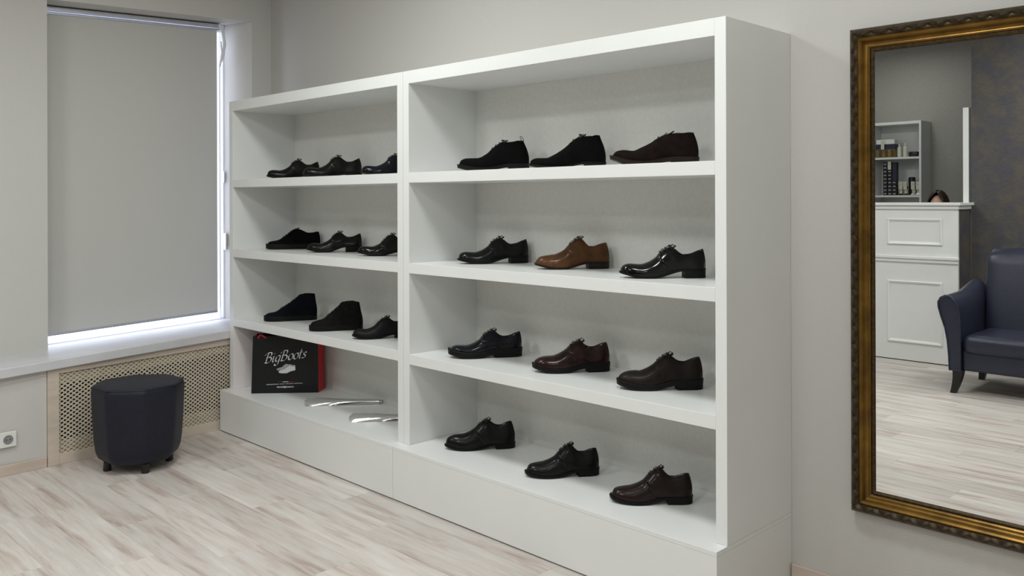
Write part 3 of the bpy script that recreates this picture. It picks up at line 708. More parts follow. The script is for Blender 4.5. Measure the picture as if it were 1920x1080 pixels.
def text_mesh(body, size, shear=0.0, offset=0.0, spacing=1.0):
    cu = bpy.data.curves.new('lettering', 'FONT'); cu.body = body; cu.size = size; cu.shear = shear; cu.offset = offset; cu.space_character = spacing
    cu.align_x = 'CENTER'; cu.align_y = 'BOTTOM_BASELINE'; cu.extrude = 0.0003; cu.resolution_u = 4
    ob = bpy.data.objects.new('tmp_text', cu); COL.objects.link(ob)
    bpy.context.view_layer.update()
    me = bpy.data.meshes.new_from_object(ob.evaluated_get(bpy.context.evaluated_depsgraph_get()))
    bpy.data.objects.remove(ob); bpy.data.curves.remove(cu)
    return me
def on_front(nm, me, m, x, z, rot=0.0, parent=bagf, wid=None, push=.0006):
    me.materials.clear(); me.materials.append(MT[m])
    xs_ = [v.co.x for v in me.vertices]; s = 1.0
    if wid: s = wid / (max(xs_) - min(xs_))
    o = bpy.data.objects.new(nm, me); COL.objects.link(o); o.parent = parent
    o.location = (x, .006 * z / BH - push, z); o.rotation_euler = (PI / 2 - .0165, -rot, 0); o.scale = (s, s * 1.0, 1)
    return o
K = BH / 965
def bx_(px): return (px - 50) * BW / 1115
def bz_(py): return (1015 - py) * K
GL = {'B': (1.22, [[(.32, 1.62), (.22, 1.0), (.18, .3), (.10, .04)], [(-.22, 1.30), (-.05, 1.56), (.35, 1.72), (.80, 1.66), (.90, 1.35), (.70, 1.02), (.36, .92)], [(.36, .92), (.82, .88), (1.02, .52), (.80, .12), (.38, 0), (.0, .08)]]),
      'i': (.50, [[(.14, 1.0), (.12, .5), (.12, .14), (.24, 0), (.40, .14)], [(.15, 1.36), (.17, 1.46)]]),
      'g': (.98, [[(.74, .92), (.45, 1.0), (.14, .78), (.08, .34), (.28, .04), (.54, .12), (.72, .5), (.78, .98)], [(.78, .98), (.72, .3), (.62, -.35), (.36, -.62), (.08, -.52), (.04, -.32)]]),
      'o': (.92, [[(.46, 1.0), (.18, .84), (.08, .46), (.20, .10), (.46, 0), (.72, .16), (.82, .54), (.72, .88), (.46, 1.0)]]),
      't': (.66, [[(.26, 1.52), (.20, .8), (.18, .2), (.30, 0), (.52, .12)], [(-.02, 1.0), (.28, 1.02), (.56, 1.06)]]),
      's': (.66, [[(.58, .82), (.38, 1.0), (.14, .84), (.22, .58), (.48, .40), (.50, .14), (.26, 0), (-.02, .10)]])}
def pen(word, wid, x, z, rot):
    quads, cx_ = [], 0.0
    for ch in word:
        adv, sts = GL[ch]
        for st in sts:
            fx = interp([(k, p[0]) for k, p in enumerate(st)]) if len(st) > 2 else None; fz = interp([(k, p[1]) for k, p in enumerate(st)]) if len(st) > 2 else None
            n_ = (len(st) - 1) * 6; pts = []
            for k in range(n_ + 1):
                q = k / 6
                if fx: px_, pz_ = fx(q), fz(q)
                else: px_, pz_ = lerp(st[0][0], st[1][0], k / n_), lerp(st[0][1], st[1][1], k / n_)
                pts.append((cx_ + px_ + .38 * pz_, pz_))
            quads.append(pts)
        cx_ += adv
    sc_ = wid / cx_; mb = MB(); nx, nz = .105, .060
    for pts in quads:
        rows_ = []
        for px_, pz_ in pts:
            r_ = []
            for sg in (-1, 1):
                a, b = (px_ - cx_ / 2 - .2 + sg * nx) * sc_, (pz_ + sg * nz) * sc_
                X_, Z_ = x + a * math.cos(rot) - b * math.sin(rot), z + a * math.sin(rot) + b * math.cos(rot)
                r_.append((X_, .006 * Z_ / BH - .0006, Z_))
            rows_.append(r_)
        mb.grid(rows_)
    return mb.build('lettering', 'print', bagf)
pen('BigBoots', 0.262, bx_(632), bz_(462), math.radians(7.5))
def flat(nm, pts, m, d=.0005):
    mb = MB(); n_ = len(pts); P_ = [(bx_(a), bz_(b)) for a, b in pts]
    vs_ = [(x, .006 * z / BH - d, z) for x, z in P_] + [(x, .006 * z / BH + .0004, z) for x, z in P_]
    mb.add(vs_, [tuple(range(n_)), tuple(range(2 * n_ - 1, n_ - 1, -1))] + [(i, (i + 1) % n_, n_ + (i + 1) % n_, n_ + i) for i in range(n_)])
    return mb.build(nm, m, bagf)
flat('printed_shoe', [(465, 610), (490, 595), (560, 575), (600, 535), (640, 522), (665, 535), (690, 528), (735, 545), (775, 545), (780, 600), (740, 615), (600, 628), (480, 630)], 'printg', .0005)
flat('printed_shoe', [(500, 650), (530, 632), (600, 615), (640, 585), (675, 560), (700, 552), (720, 570), (745, 570), (775, 560), (782, 630), (745, 640), (705, 648), (640, 680), (560, 682), (510, 672)], 'print', .0009)
flat('printed_line', [(490, 822), (570, 822), (570, 828), (490, 828)], 'printgreen'); flat('printed_line', [(570, 820), (665, 820), (665, 830), (570, 830)], 'print'); flat('printed_line', [(665, 822), (760, 822), (760, 828), (665, 828)], 'bagred')
gk = MB(); px = 302; random.seed(3)
for wl_ in (13, 5, 8, 9):
    for _ in range(wl_):
        hgt = random.choice((13, 13, 16)); x0_, x1_ = bx_(px), bx_(px + 12); zc_ = bz_(876 - (px - 302) * .03); z1_ = zc_ + hgt * K
        gk.box((x0_, .006 * zc_ / BH - .0005, zc_), (x1_, .006 * zc_ / BH + .0003, z1_)); px += 16.2
    px += 12
gk.build('small_print', 'printg', bagf)
on_front('web_address', text_mesh('www.bigboots.ru', 0.012, 0, 0.0004), 'print', bx_(612), bz_(922), math.radians(.5), wid=.106)

# ------------------------------------------------------------------ shoe horns
def horn(p, ang, Ln, label):
    e = empty('shoe_horn', (p[0], p[1], ZP + .0006), ang); tag(e, label, 'shoe horn', 'metal shoe horns')
    outer, inner = [], []
    for i in range(25):
        a = i / 24; x = a * Ln
        w_ = interp([(0, .008), (.01, .022), (.03, .029), (.2, .030), (.5, .022), (.9, .018), (1, .017)])(a)
        bow_ = interp([(0, .10), (.3, .35), (.6, .85), (1, 1.0)])(a)
        ro, ri = [], []
        for j in range(11):
            q = (j / 10 - .5) * 2; z = .0008 + (1 - q * q) * w_ * .62 * bow_ + .006 * (1 - a) ** 2
            ro.append((x, q * w_, z + .0009)); ri.append((x, q * w_ * .96, z - .0002))
        outer.append(ro); inner.append(ri)
    mbl = MB().grid([o_ + i_[::-1] for o_, i_ in zip(outer, inner)], True)
    ca, sa = math.cos(.72), math.sin(.72)
    mbl.v = [(x, y * ca - z * sa, y * sa + z * ca) for x, y, z in mbl.v]
    lo = min(v[2] for v in mbl.v); mbl.v = [(x, y, z - lo) for x, y, z in mbl.v]
    mbl.build('blade', 'chrome', e, smooth=True, angle=50)
    ring = MB(); ring.tube([(Ln + .010 + .012 * math.cos(q), .010 * math.sin(q), .012 + .008 * math.sin(q)) for q in [2 * PI * k / 16 for k in range(16)]], .0020, 6, True)
    ring.build('hanging_ring', 'iron', e, smooth=True)
horn((0.772, -0.395), math.radians(49.5), 0.445, 'long steel shoe horn lying just right of the black bag')
horn((1.275, -0.420), math.radians(48.0), 0.475, 'long steel shoe horn partly hidden by the divider between the units')

# ------------------------------------------------------------------ ottoman
ot = empty('ottoman', (0.357, -1.213, 0), math.radians(45)); tag(ot, 'octagonal navy leatherette ottoman in front of the grille', 'ottoman')
def oct_ring(r, z, rc=.028, off=math.radians(-107)):
    pts = []
    V = [Vector((r * math.cos(off + k * PI / 4), r * math.sin(off + k * PI / 4), z)) for k in range(8)]
    for k in range(8):
        p, a, b = V[k], V[k - 1], V[(k + 1) % 8]
        e1 = p + (a - p).normalized() * rc * r / .26; e2 = p + (b - p).normalized() * rc * r / .26
        for q in (0, .25, .5, .75, 1): pts.append(((1 - q) ** 2 * e1 + 2 * q * (1 - q) * p + q * q * e2)[:])
    return pts
R0 = 0.262
SR = .965
prof = [(.02, .045), (.150, .045), (.195, .052), (.222, .072), (.236, .105), (.244, .16), (.252, .28), (.258, .40), (.2595, .440), (.257, .455), (.251, .466), (.240, .472)]
MB().grid([oct_ring(r * SR, z) for r, z in prof], True).build('body', 'navy', ot, smooth=True, angle=40)
tp = [(.251, .4665), (.243, .4735), (.22, .477), (.16, .481), (.08, .484), (.004, .485)]
st_ = MB().grid([oct_ring(r * SR, z) for r, z in tp], True); st_.f.append(tuple(range(len(st_.v) - 40, len(st_.v))))
st_.build('seat_top', 'navy', ot, smooth=True, angle=25)
MB().tube([Vector(p) for p in oct_ring(.2515 * SR, .4675)], .0035, 6, True).build('piping', 'navy', ot, smooth=True)
for k in range(4):
    a = math.radians(-145 + 90 * k)
    MB().lathe([(.005, 0), (.020, 0), (.022, .004), (.019, .050), (.005, .050)], 16, (.165 * math.cos(a), .165 * math.sin(a), 0)).build('foot', 'blackwood', ot, smooth=True)

# ------------------------------------------------------------------ mirror with gilded frame
MX0, MX1, MZ0, MZ1 = 3.945, 5.10, 0.3478, 2.1237
mi = empty('wall_mirror', ((MX0 + MX1) / 2, 0, MZ0)); tag(mi, 'tall wall mirror in a carved antique gold frame', 'mirror')
mi_inv = Matrix.Translation(-Vector(mi.location))
def mp_(o): o.parent = mi; o.matrix_parent_inverse = mi_inv; return o
PR = [(0.0, 0.002), (0.0, 0.030), (0.004, 0.036), (0.012, 0.046), (0.018, 0.052), (0.030, 0.054), (0.036, 0.050), (0.038, 0.054), (0.044, 0.057), (0.050, 0.053), (0.053, 0.044), (0.058, 0.037), (0.064, 0.035), (0.070, 0.038), (0.0745, 0.034), (0.077, 0.031), (0.082, 0.034), (0.087, 0.031), (0.092, 0.028), (0.092, 0.008)]
RAILS = {}
def rail(d0, d1, name, m):
    """mitred rails of the profile slice d0..d1, one mesh for each side"""
    pr = [p for p in PR if d0 - 1e-6 <= p[0] <= d1 + 1e-6]
    cs = [lambda d: (MX0 + d, MZ0 + d), lambda d: (MX1 - d, MZ0 + d), lambda d: (MX1 - d, MZ1 - d), lambda d: (MX0 + d, MZ1 - d)]
    for k in range(4):
        a, b = cs[k], cs[(k + 1) % 4]
        rows = [[(c(d)[0], -h, c(d)[1]) for d, h in pr] for c in (a, b)]
        RAILS[(name, k)] = mp_(MB().grid(rows).build(name, m, smooth=True, angle=60))
rail(0, .036, 'outer_rail', 'darkgold'); rail(.036, .0745, 'cove_rail', 'gold'); rail(.0745, .092, 'inner_rail', 'darkgold')
mp_(MB().box((MX0 + .085, -0.012, MZ0 + .085), (MX1 - .085, -0.006, MZ1 - .085)).build('backing_board', 'blackwood'))
mp_(MB().box((MX0 + .0915, -0.030, MZ0 + .0915), (MX1 - .0915, -0.0125, MZ1 - .0915)).build('glass', 'mirror'))
# carved leaves on the outer rail
lf = MB(); rows = []
for i in range(7):
    a = i / 6; x = (a - .5) * .040; w_ = .010 * math.sin(PI * min(1, a * .9 + .1)) ** .8 + .0008
    rows.append([(x, q * w_, .0072 * (1 - q * q) * math.sin(PI * (a * .8 + .15)) + (.0022 if abs(q) < .1 else 0)) for q in (-1, -.6, -.25, 0, .25, .6, 1)])
lf.grid(rows)
leaf = lf.mesh('carved_leaf', 'darkgold', smooth=True, angle=50)
def leaves(p0, p1, n, ang, k):
    for i in range(n):
        a = (i + .5) / n; x = lerp(p0[0], p1[0], a); z = lerp(p0[1], p1[1], a)
        o = inst('carved_leaf', leaf, RAILS[('outer_rail', k)], (x, -0.052, z))
        o.rotation_euler = Matrix(((1, 0, 0), (0, 0, -1), (0, 1, 0))).to_euler()
        o.rotation_mode = 'QUATERNION'
        base = Matrix(((1, 0, 0), (0, 0, -1), (0, 1, 0)))          # local z faces the room
        o.rotation_quaternion = (Matrix.Rotation(-ang - (.35 if i % 2 else -.35), 3, 'Y') @ base).to_quaternion()
dd = .023
leaves((MX0 + dd, MZ0 + dd), (MX1 - dd, MZ0 + dd), 34, 0, 0)
leaves((MX0 + dd, MZ1 - dd), (MX1 - dd, MZ1 - dd), 34, 0, 2)
leaves((MX0 + dd, MZ0 + dd), (MX0 + dd, MZ1 - dd), 52, PI / 2, 3)
leaves((MX1 - dd, MZ0 + dd), (MX1 - dd, MZ1 - dd), 52, PI / 2, 1)
# tiny beads of the inner rail: too small to tell apart, one part
bd = MB()
def beads(p0, p1):
    n = int(math.hypot(p1[0] - p0[0], p1[1] - p0[1]) / .0085)
    for i in range(n):
        a = (i + .5) / n; x = lerp(p0[0], p1[0], a); z = lerp(p0[1], p1[1], a); r = .0036
        bd.add([(x - r, -.033, z), (x, -.033, z - r), (x + r, -.033, z), (x, -.033, z + r), (x, -.0375, z)], [(0, 1, 4), (1, 2, 4), (2, 3, 4), (3, 0, 4)])
q = .082
for a, b in (((MX0 + q, MZ0 + q), (MX1 - q, MZ0 + q)), ((MX0 + q, MZ1 - q), (MX1 - q, MZ1 - q)), ((MX0 + q, MZ0 + q), (MX0 + q, MZ1 - q)), ((MX1 - q, MZ0 + q), (MX1 - q, MZ1 - q))): beads(a, b)
tag(mp_(bd.build('bead_moulding', 'gold', smooth=True)), kind='stuff')

# ------------------------------------------------------------------ reception counter (seen in the mirror)
CX0, CX1, CY = 0.75, 2.705, -5.10
co = empty('reception_counter', ((CX0 + CX1) / 2, CY - .15, 0)); tag(co, 'white panelled reception counter reflected in the mirror', 'counter')
co_inv = Matrix.Translation(-Vector(co.location))
def cp(name, a, b, m='lacq', bev=.002):
    o = MB().box(a, b).build(name, m, bevel=bev); o.parent = co; o.matrix_parent_inverse = co_inv; return o
cfp = cp('front_panel', (CX0, CY - .03, 0.008), (CX1, CY, 1.40))
sd_ = cp('side_panel', (CX1 - .03, CY - .335, 0.008), (CX1 - .001, CY - .0305, 1.40), 'blotch'); sd_['label'] = 'dark mottled side of the counter'  # same dark mottled material as the inner wall, front stays white
cp('side_panel', (CX0 + .001, CY - .32, 0.008), (CX0 + .03, CY - .0305, 1.40))
cp('toe_strip', (CX0 + .01, CY - .30, 0), (CX1 - .012, CY - .012, 0.008), 'dark', 0)
cp('worktop', (CX0 - .01, CY - .36, 1.435), (CX1 + .03, CY + .035, 1.462), bev=.005)
cp('cornice', (CX0 - .004, CY - .33, 1.400), (CX1 + .014, CY + .018, 1.435), bev=.010)
cp('mid_rail', (CX0, CY + .0005, 0.945), (CX1 + .012, CY + .028, 0.974), bev=.006)
cp('mid_rail', (CX0, CY + .0005, 0.913), (CX1 + .006, CY + .016, 0.945), bev=.006)
def moulding(x0, x1, z0, z1):
    pr = [(0, 0.0), (0, .010), (.008, .016), (.018, .012), (.026, .006), (.030, 0.0)]
    cs = [lambda d: (x0 + d, z0 + d), lambda d: (x1 - d, z0 + d), lambda d: (x1 - d, z1 - d), lambda d: (x0 + d, z1 - d)]
    rows = [[(c(d)[0], CY + h, c(d)[1]) for d, h in pr] for c in cs + cs[:1]]
    o = MB().grid(rows).build('panel_moulding', 'lacq', cfp, smooth=True, angle=30)
for x0_ in (2.088, 1.40, 0.85):
    wd_ = .488 if x0_ > 2 else (.56 if x0_ > 1 else .45)
    moulding(x0_, x0_ + wd_, 1.074, 1.317); moulding(x0_, x0_ + wd_, .168, .741)
# white post at the end of the papered wall
tag(MB().box((2.640, -5.52, 0), (2.688, -5.442, 2.335)).build('trim_2', 'lacq', bevel=.003), 'white upright trim at the end of the dark papered wall', 'trim', kind='structure')

# ------------------------------------------------------------------ small product shelf behind the counter
SX0, SX1, SY, SZT = 0.75, 1.86, -6.60, 2.345
ps = empty('product_shelf', ((SX0 + SX1) / 2, SY - .13, 0)); tag(ps, 'white open product shelf behind the counter, reflected in the mirror', 'shelf')
ps_inv = Matrix.Translation(-Vector(ps.location))
def pp(name, a, b):
    o = MB().box(a, b).build(name, 'white', bevel=.001); o.parent = ps; o.matrix_parent_inverse = ps_inv
pp('side_panel', (SX1 - .022, Y0 + .002, 0), (SX1, SY, SZT)); pp('side_panel', (SX0, Y0 + .002, 0), (SX0 + .03, SY, SZT))
pp('side_panel', (1.300, Y0 + .012, 0), (1.322, SY, SZT - .0305))
pp('top_panel', (SX0 + .0302, Y0 + .002, SZT - .03), (SX1 - .0222, SY, SZT))
pp('back_panel', (SX0 + .0302, Y0 + .002, 0.05), (SX1 - .0222, Y0 + .010, SZT - .0305))
ZS1, ZS2 = 1.956, 1.536
for z in (ZS1, ZS2, 1.05, .55):
    pp('shelf_board', (1.3225, Y0 + .0105, z - .022), (SX1 - .0222, SY, z)); pp('shelf_board', (SX0 + .0302, Y0 + .0105, z - .028), (1.2995, SY, z))
ZI1, ZI2 = ZS1 + .0006, ZS2 + .0006
MT['amber'] = mat('amber_glass', (0.10, 0.035, 0.008), 0.15, var=.1); MT['cream'] = mat('cream_plastic', (0.60, 0.58, 0.48), .4, var=.03)
MT['bottlew'] = mat('milky_bottle', (0.55, 0.56, 0.54), .3, var=.04); MT['olive'] = mat('olive_gold_card', (0.17, 0.14, 0.05), .5, var=.3, vscale=20)
MT['tag'] = mat('cream_price_card', (0.62, 0.62, 0.50), .7, var=.03); MT['indigo'] = mat('indigo_card', (0.018, 0.016, 0.05), .5, var=.2)
MT['boxblk'] = mat('black_carton', (0.010, 0.009, 0.013), .5, var=.2); MT['silverp'] = mat('silver_print', (0.50, 0.50, 0.50), .5, var=.05)
def bottle(x, y, z, r, h, m, capm, label):
    e = empty('care_bottle', (x, y, z)); tag(e, label, 'bottle', 'care product bottles in the mirror')
    MB().lathe([(.004, 0), (r, 0), (r, h * .68), (r * .8, h * .75), (r * .42, h * .80), (r * .42, h * .82), (.004, h * .82)], 16).build('body', m, e, smooth=True)
    MB().lathe([(.003, h * .82), (r * .5, h * .82), (r * .46, h), (.003, h)], 14).build('cap', capm, e, smooth=True)
    lb = MB(); lb.grid([[(r * 1.01 * math.cos(a), r * 1.01 * math.sin(a), zz) for a in [math.radians(20 + 140 * k / 8) for k in range(9)]] for zz in (h * .15, h * .55)]); lb.build('paper_label', 'tag', e, smooth=True)
ce = empty('gift_box', (1.445, -6.72, ZI1)); tag(ce, 'white-lidded display box of shoe care tins on the upper product shelf', 'box')
MB().box((-.100, -.05, 0), (.110, .05, .095)).build('lower_case', 'olive', ce, bevel=.002)
MB().box((-.101, -.051, .0955), (.111, .051, .150)).build('band', 'indigo', ce, bevel=.002)
MB().box((-.095, -.05, .1505), (.105, .05, .203)).build('lid', 'white', ce, bevel=.004)
for k in range(6): MB().box((-.096 + .034 * k, .0505, .008), (-.070 + .034 * k, .056, .088)).build('tin', 'amber' if k % 2 else 'olive', ce, bevel=.002)
def pcard(x, y, z, w_, h, label, tilt=.12):
    o = MB().box((-w_ / 2, -.001, 0), (w_ / 2, .001, h)).build('price_card', 'tag', bevel=.0004); o.location = (x, y, z); o.rotation_euler = (-tilt, 0, 0)
    tag(o, label, 'price tag', 'price cards on the product shelf'); 
    MB().box((-w_ * .12, .0012, h * .55), (w_ * .12, .0016, h * .75)).build('printed_mark', 'printg', o); return o
pcard(1.432, -6.640, ZI1 + .093, .036, .105, 'cream price card hung on the white-lidded display box', 0)
bottle(1.598, -6.69, ZI1, .022, .150, 'bottlew', 'cream', 'milky bottle next to the white-lidded display box')
bottle(1.660, -6.69, ZI1, .022, .155, 'cream', 'bottlew', 'cream bottle on the upper product shelf, nearer the shoe brush')
sb = empty('shoe_brush', (1.762, -6.66, ZI1 + .0004)); tag(sb, 'dark oval shoe brush on the upper product shelf', 'brush')
def ovl(a, b, z): return [(a * math.cos(2 * PI * k / 24), b * math.sin(2 * PI * k / 24), z) for k in range(24)]
MB().grid([ovl(.002, .002, 0), ovl(.05, .026, 0), ovl(.052, .028, .03), ovl(.002, .002, .03)], True).build('bristles', 'boxblk', sb, smooth=True, angle=40)
MB().grid([ovl(.002, .002, .0302), ovl(.056, .031, .0302), ovl(.056, .031, .045), ovl(.045, .024, .056), ovl(.002, .002, .058)], True).build('back', 'blackwood', sb, smooth=True, angle=40)
# stacks of little polish boxes
bxm = MB().box((-.0225, -.03, 0), (.0225, .03, .0405)).mesh('carton', 'boxblk', bevel=.001)
lbm = MB().box((-.014, .0301, .012), (.014, .0308, .021)).mesh('paper_label', 'silverp')
for ci, (x, n) in enumerate(((1.462, 9), (1.512, 9), (1.562, 4))):
    for k in range(n):
        e = empty('polish_box', (x, -6.66, ZI2 + .0412 * k + .0003)); tag(e, ['small black shoe polish box in the outermost stack on the lower product shelf', 'small black shoe polish box in the middle stack on the lower product shelf', 'small black shoe polish box in the short stack on the lower product shelf'][ci], 'box', ['outer stack', 'middle stack', 'short stack'][ci] + ' of shoe polish boxes')
        inst('carton', bxm, e); inst('paper_label', lbm, e)
tb = empty('tall_carton', (1.564, -6.66, ZI2 + .0412 * 4 + .0006)); tag(tb, 'tall indigo carton standing on the short stack of polish boxes', 'box')
MB().box((-.023, -.03, 0), (.023, .03, .185)).build('carton', 'indigo', tb, bevel=.001); MB().box((-.0232, -.0302, .1852), (.0232, .0302, .20)).build('lid', 'boxblk', tb, bevel=.001)
pcard(1.512, -6.625, ZI2 + .285, .036, .090, 'cream price card on the middle stack of polish boxes', 0)
for i, (x, m, h) in enumerate(((1.618, 'boxblk', .12), (1.672, 'amber', .13), (1.755, 'amber', .13), (1.808, 'boxblk', .13))):
    bottle(x, -6.68, ZI2, .020, h, m, 'boxblk', ['black bottle beside the short stack of polish boxes', 'amber bottle second from the polish boxes', 'amber bottle third from the polish boxes', 'black bottle at the end of the lower product shelf'][i])
    pcard(x + (.006 if i == 0 else 0), -6.648, ZI2 + .062, .040, .088, ['tilted cream price card on the first bottle by the polish boxes', 'cream price card on the second bottle of the lower product shelf', 'cream price card on the third bottle of the lower product shelf', 'cream price card on the last bottle of the lower product shelf'][i], .05)
jr = empty('cream_jar', (1.705, -6.76, ZI2)); tag(jr, 'tall black jar standing behind the bottles on the lower product shelf', 'jar')
MB().lathe([(.004, 0), (.033, 0), (.034, .15), (.004, .15)], 18).build('body', 'boxblk', jr, smooth=True); MB().lathe([(.004, .1505), (.036, .1505), (.036, .19), (.030, .2), (.004, .2)], 18).build('lid', 'boxblk', jr, smooth=True)
clt = MB(); random.seed(5)
clt.grid([[(.05 * (j / 6 - .5) * 2 * (1 - .2 * i / 5), -.03 * i / 5 + .02, .004 + .03 * math.sin(PI * i / 5) * (.6 + .4 * math.sin(j * 1.7)) * (.4 + j / 10)) for j in range(7)] for i in range(6)])
o = clt.build('polishing_cloth', 'white', smooth=True); o.location = (1.79, -6.632, ZI2); tag(o, 'crumpled white polishing cloth at the end of the lower product shelf', 'cloth')

# ------------------------------------------------------------------ armchair (seen in the mirror)
ac = empty('armchair', (3.48, -4.35, 0)); tag(ac, 'navy leather armchair with flared arms reflected in the mirror', 'armchair')
def arm(sg):
    # front outline (x measured outwards from the arm's inner face), z
    out = [(-.052, .175), (-.052, .40), (-.050, .56), (-.040, .65), (-.020, .705), (.015, .742), (.055, .750), (.090, .730), (.108, .695), (.106, .655), (.085, .58), (.058, .50), (.040, .40), (.030, .28), (.027, .175)]
    rows = []
    for y, gz, gs in ((-.36, .0, .94), (-.355, .0, 1.0), (.0, .0, 1.0), (.345, .0, 1.0), (.360, .0, .97), (.362, .0, .90)):
        rows.append([(sg * (.46 + .0 + ((x - .02) * gs + .02)), y, .175 + (z - .175) * (1 if gs == 1 else (.985 if gs > .95 else .96)) + (.085 * sstep(.1, -.36, y) if z > .5 else 0)) for x, z in out])
    mb = MB(); mb.grid(rows, True); k = len(out); mb.f.append(tuple(range(k))); mb.f.append(tuple(5 * k + j for j in range(k))[::-1])
    mb.build('arm', 'navychair', ac, smooth=True, angle=50)
    # front facing panel with piping
    pts = [(sg * (.46 + x), .364, z) for x, z in out]
    MB().tube([Vector(p) for p in pts], .006, 6, True).build('piping', 'navychair', ac, smooth=True)
arm(-1); arm(1)
def rbox(name, a, b, bev, m='navychair', bend=None, seg=5):
    o = MB().box(a, b).build(name, m, ac, smooth=True, bevel=bev, seg=seg, angle=60)
    return o
rbox('seat_base', (-.405, -.34, .175), (.405, .335, .335), .02)
rbox('seat_cushion', (-.403, -.26, .30), (.403, .362, .455), .060)
bk = MB(); rows = []
for i in range(13):
    a = i / 12; z = .30 + .78 * a; y = -.235 - .15 * a ** 1.2; th = lerp(.17, .12, a) if a < .93 else lerp(.12, .05, (a - .93) / .07)
    hw = lerp(.40, .425, a) if a < .93 else lerp(.425, .39, (a - .93) / .07)
    ring = []
    for j in range(32):
        t_ = 2 * PI * j / 32; cx_, sy_ = math.cos(t_), math.sin(t_)
        px_ = math.copysign(abs(cx_) ** .25, cx_) * hw; py_ = math.copysign(abs(sy_) ** .5, sy_) * th / 2
        ring.append((px_, y + py_ - .06 * (px_ / hw) ** 2 * 0, z + .018 * (1 - (px_ / hw) ** 2) * a))
    rows.append(ring)
bk.grid(rows, True); bk.f.append(tuple(range(32))); bk.f.append(tuple(12 * 32 + j for j in range(32))[::-1])
bk.build('backrest', 'navychair', ac, smooth=True, angle=60)
for sx in (-1, 1):
    for sy in (-1, 1):
        rows = []
        for i in range(9):
            a = i / 8; z = .178 * (1 - a); off = .035 * a ** 1.8; w_ = lerp(.036, .020, a)
            cx_, cy_ = sx * (.435 + off * .8), (.31 if sy > 0 else -.30) + sy * off
            rows.append([(cx_ - w_, cy_ - w_, z), (cx_ + w_, cy_ - w_, z), (cx_ + w_, cy_ + w_, z), (cx_ - w_, cy_ + w_, z)])
        mb = MB(); mb.grid(rows, True); mb.f.append((0, 1, 2, 3)); mb.f.append((32, 33, 34, 35)[::-1])
        mb.build('leg', 'blackwood', ac, smooth=True, angle=40)

# ------------------------------------------------------------------ person behind the counter (top of the head shows in the mirror)
pe = empty('person', (2.345, -5.70, 0)); tag(pe, 'person with brown centre-parted hair standing behind the reception counter', 'person')
J = {'pel': (0, 0, .86), 'sp1': (0, -.01, .98), 'sp2': (0, -.005, 1.12), 'che': (0, 0, 1.24), 'nk': (0, .005, 1.31), 'hd': (0, .018, 1.365),
     'shL': (-.155, 0, 1.275), 'elL': (-.205, .02, 1.03), 'wrL': (-.17, .20, .97), 'haL': (-.15, .27, .965), 'shR': (.155, 0, 1.275), 'elR': (.205, .02, 1.03), 'wrR': (.17, .20, .97), 'haR': (.15, .27, .965),
     'hpL': (-.085, 0, .82), 'knL': (-.09, .015, .46), 'anL': (-.09, 0, .075), 'toL': (-.095, .13, .030), 'hpR': (.085, 0, .82), 'knR': (.09, .015, .46), 'anR': (.09, 0, .075), 'toR': (.095, .13, .030)}
ED = [('pel', 'sp1'), ('sp1', 'sp2'), ('sp2', 'che'), ('che', 'nk'), ('nk', 'hd'), ('che', 'shL'), ('shL', 'elL'), ('elL', 'wrL'), ('wrL', 'haL'), ('che', 'shR'), ('shR', 'elR'), ('elR', 'wrR'), ('wrR', 'haR'),
      ('pel', 'hpL'), ('hpL', 'knL'), ('knL', 'anL'), ('anL', 'toL'), ('pel', 'hpR'), ('hpR', 'knR'), ('knR', 'anR'), ('anR', 'toR')]
RB = dict(pel=(.13, .10), sp1=(.115, .085), sp2=(.12, .09), che=(.13, .095), nk=(.045, .048), hd=(.050, .055), sh=(.050, .055), el=(.036, .036), wr=(.024, .020), ha=(.030, .014), hp=(.080, .085), kn=(.052, .055), an=(.034, .036), to=(.036, .024))
def skinned(keys, grow, name):
    kk = [k for k in J if k in keys]; me = bpy.data.meshes.new(name)
    me.from_pydata([J[k] for k in kk], [(kk.index(a), kk.index(b)) for a, b in ED if a in kk and b in kk], [])
    ob = bpy.data.objects.new('tmp_skin', me); COL.objects.link(ob)
    sm = ob.modifiers.new('skin', 'SKIN'); ss = ob.modifiers.new('sub', 'SUBSURF'); ss.levels = 2; ss.render_levels = 2
    for i, k in enumerate(kk):
        r_ = RB.get(k) or RB[k[:-1]]; sv = me.skin_vertices[0].data[i]; sv.radius = (r_[0] + grow, r_[1] + grow); sv.use_root = (i == 0)
    bpy.context.view_layer.update()
    out = bpy.data.meshes.new_from_object(ob.evaluated_get(bpy.context.evaluated_depsgraph_get()))
    bpy.data.objects.remove(ob); return out
body = skinned(list(J), 0.0, 'body')
bm = bmesh.new(); bm.from_mesh(body)
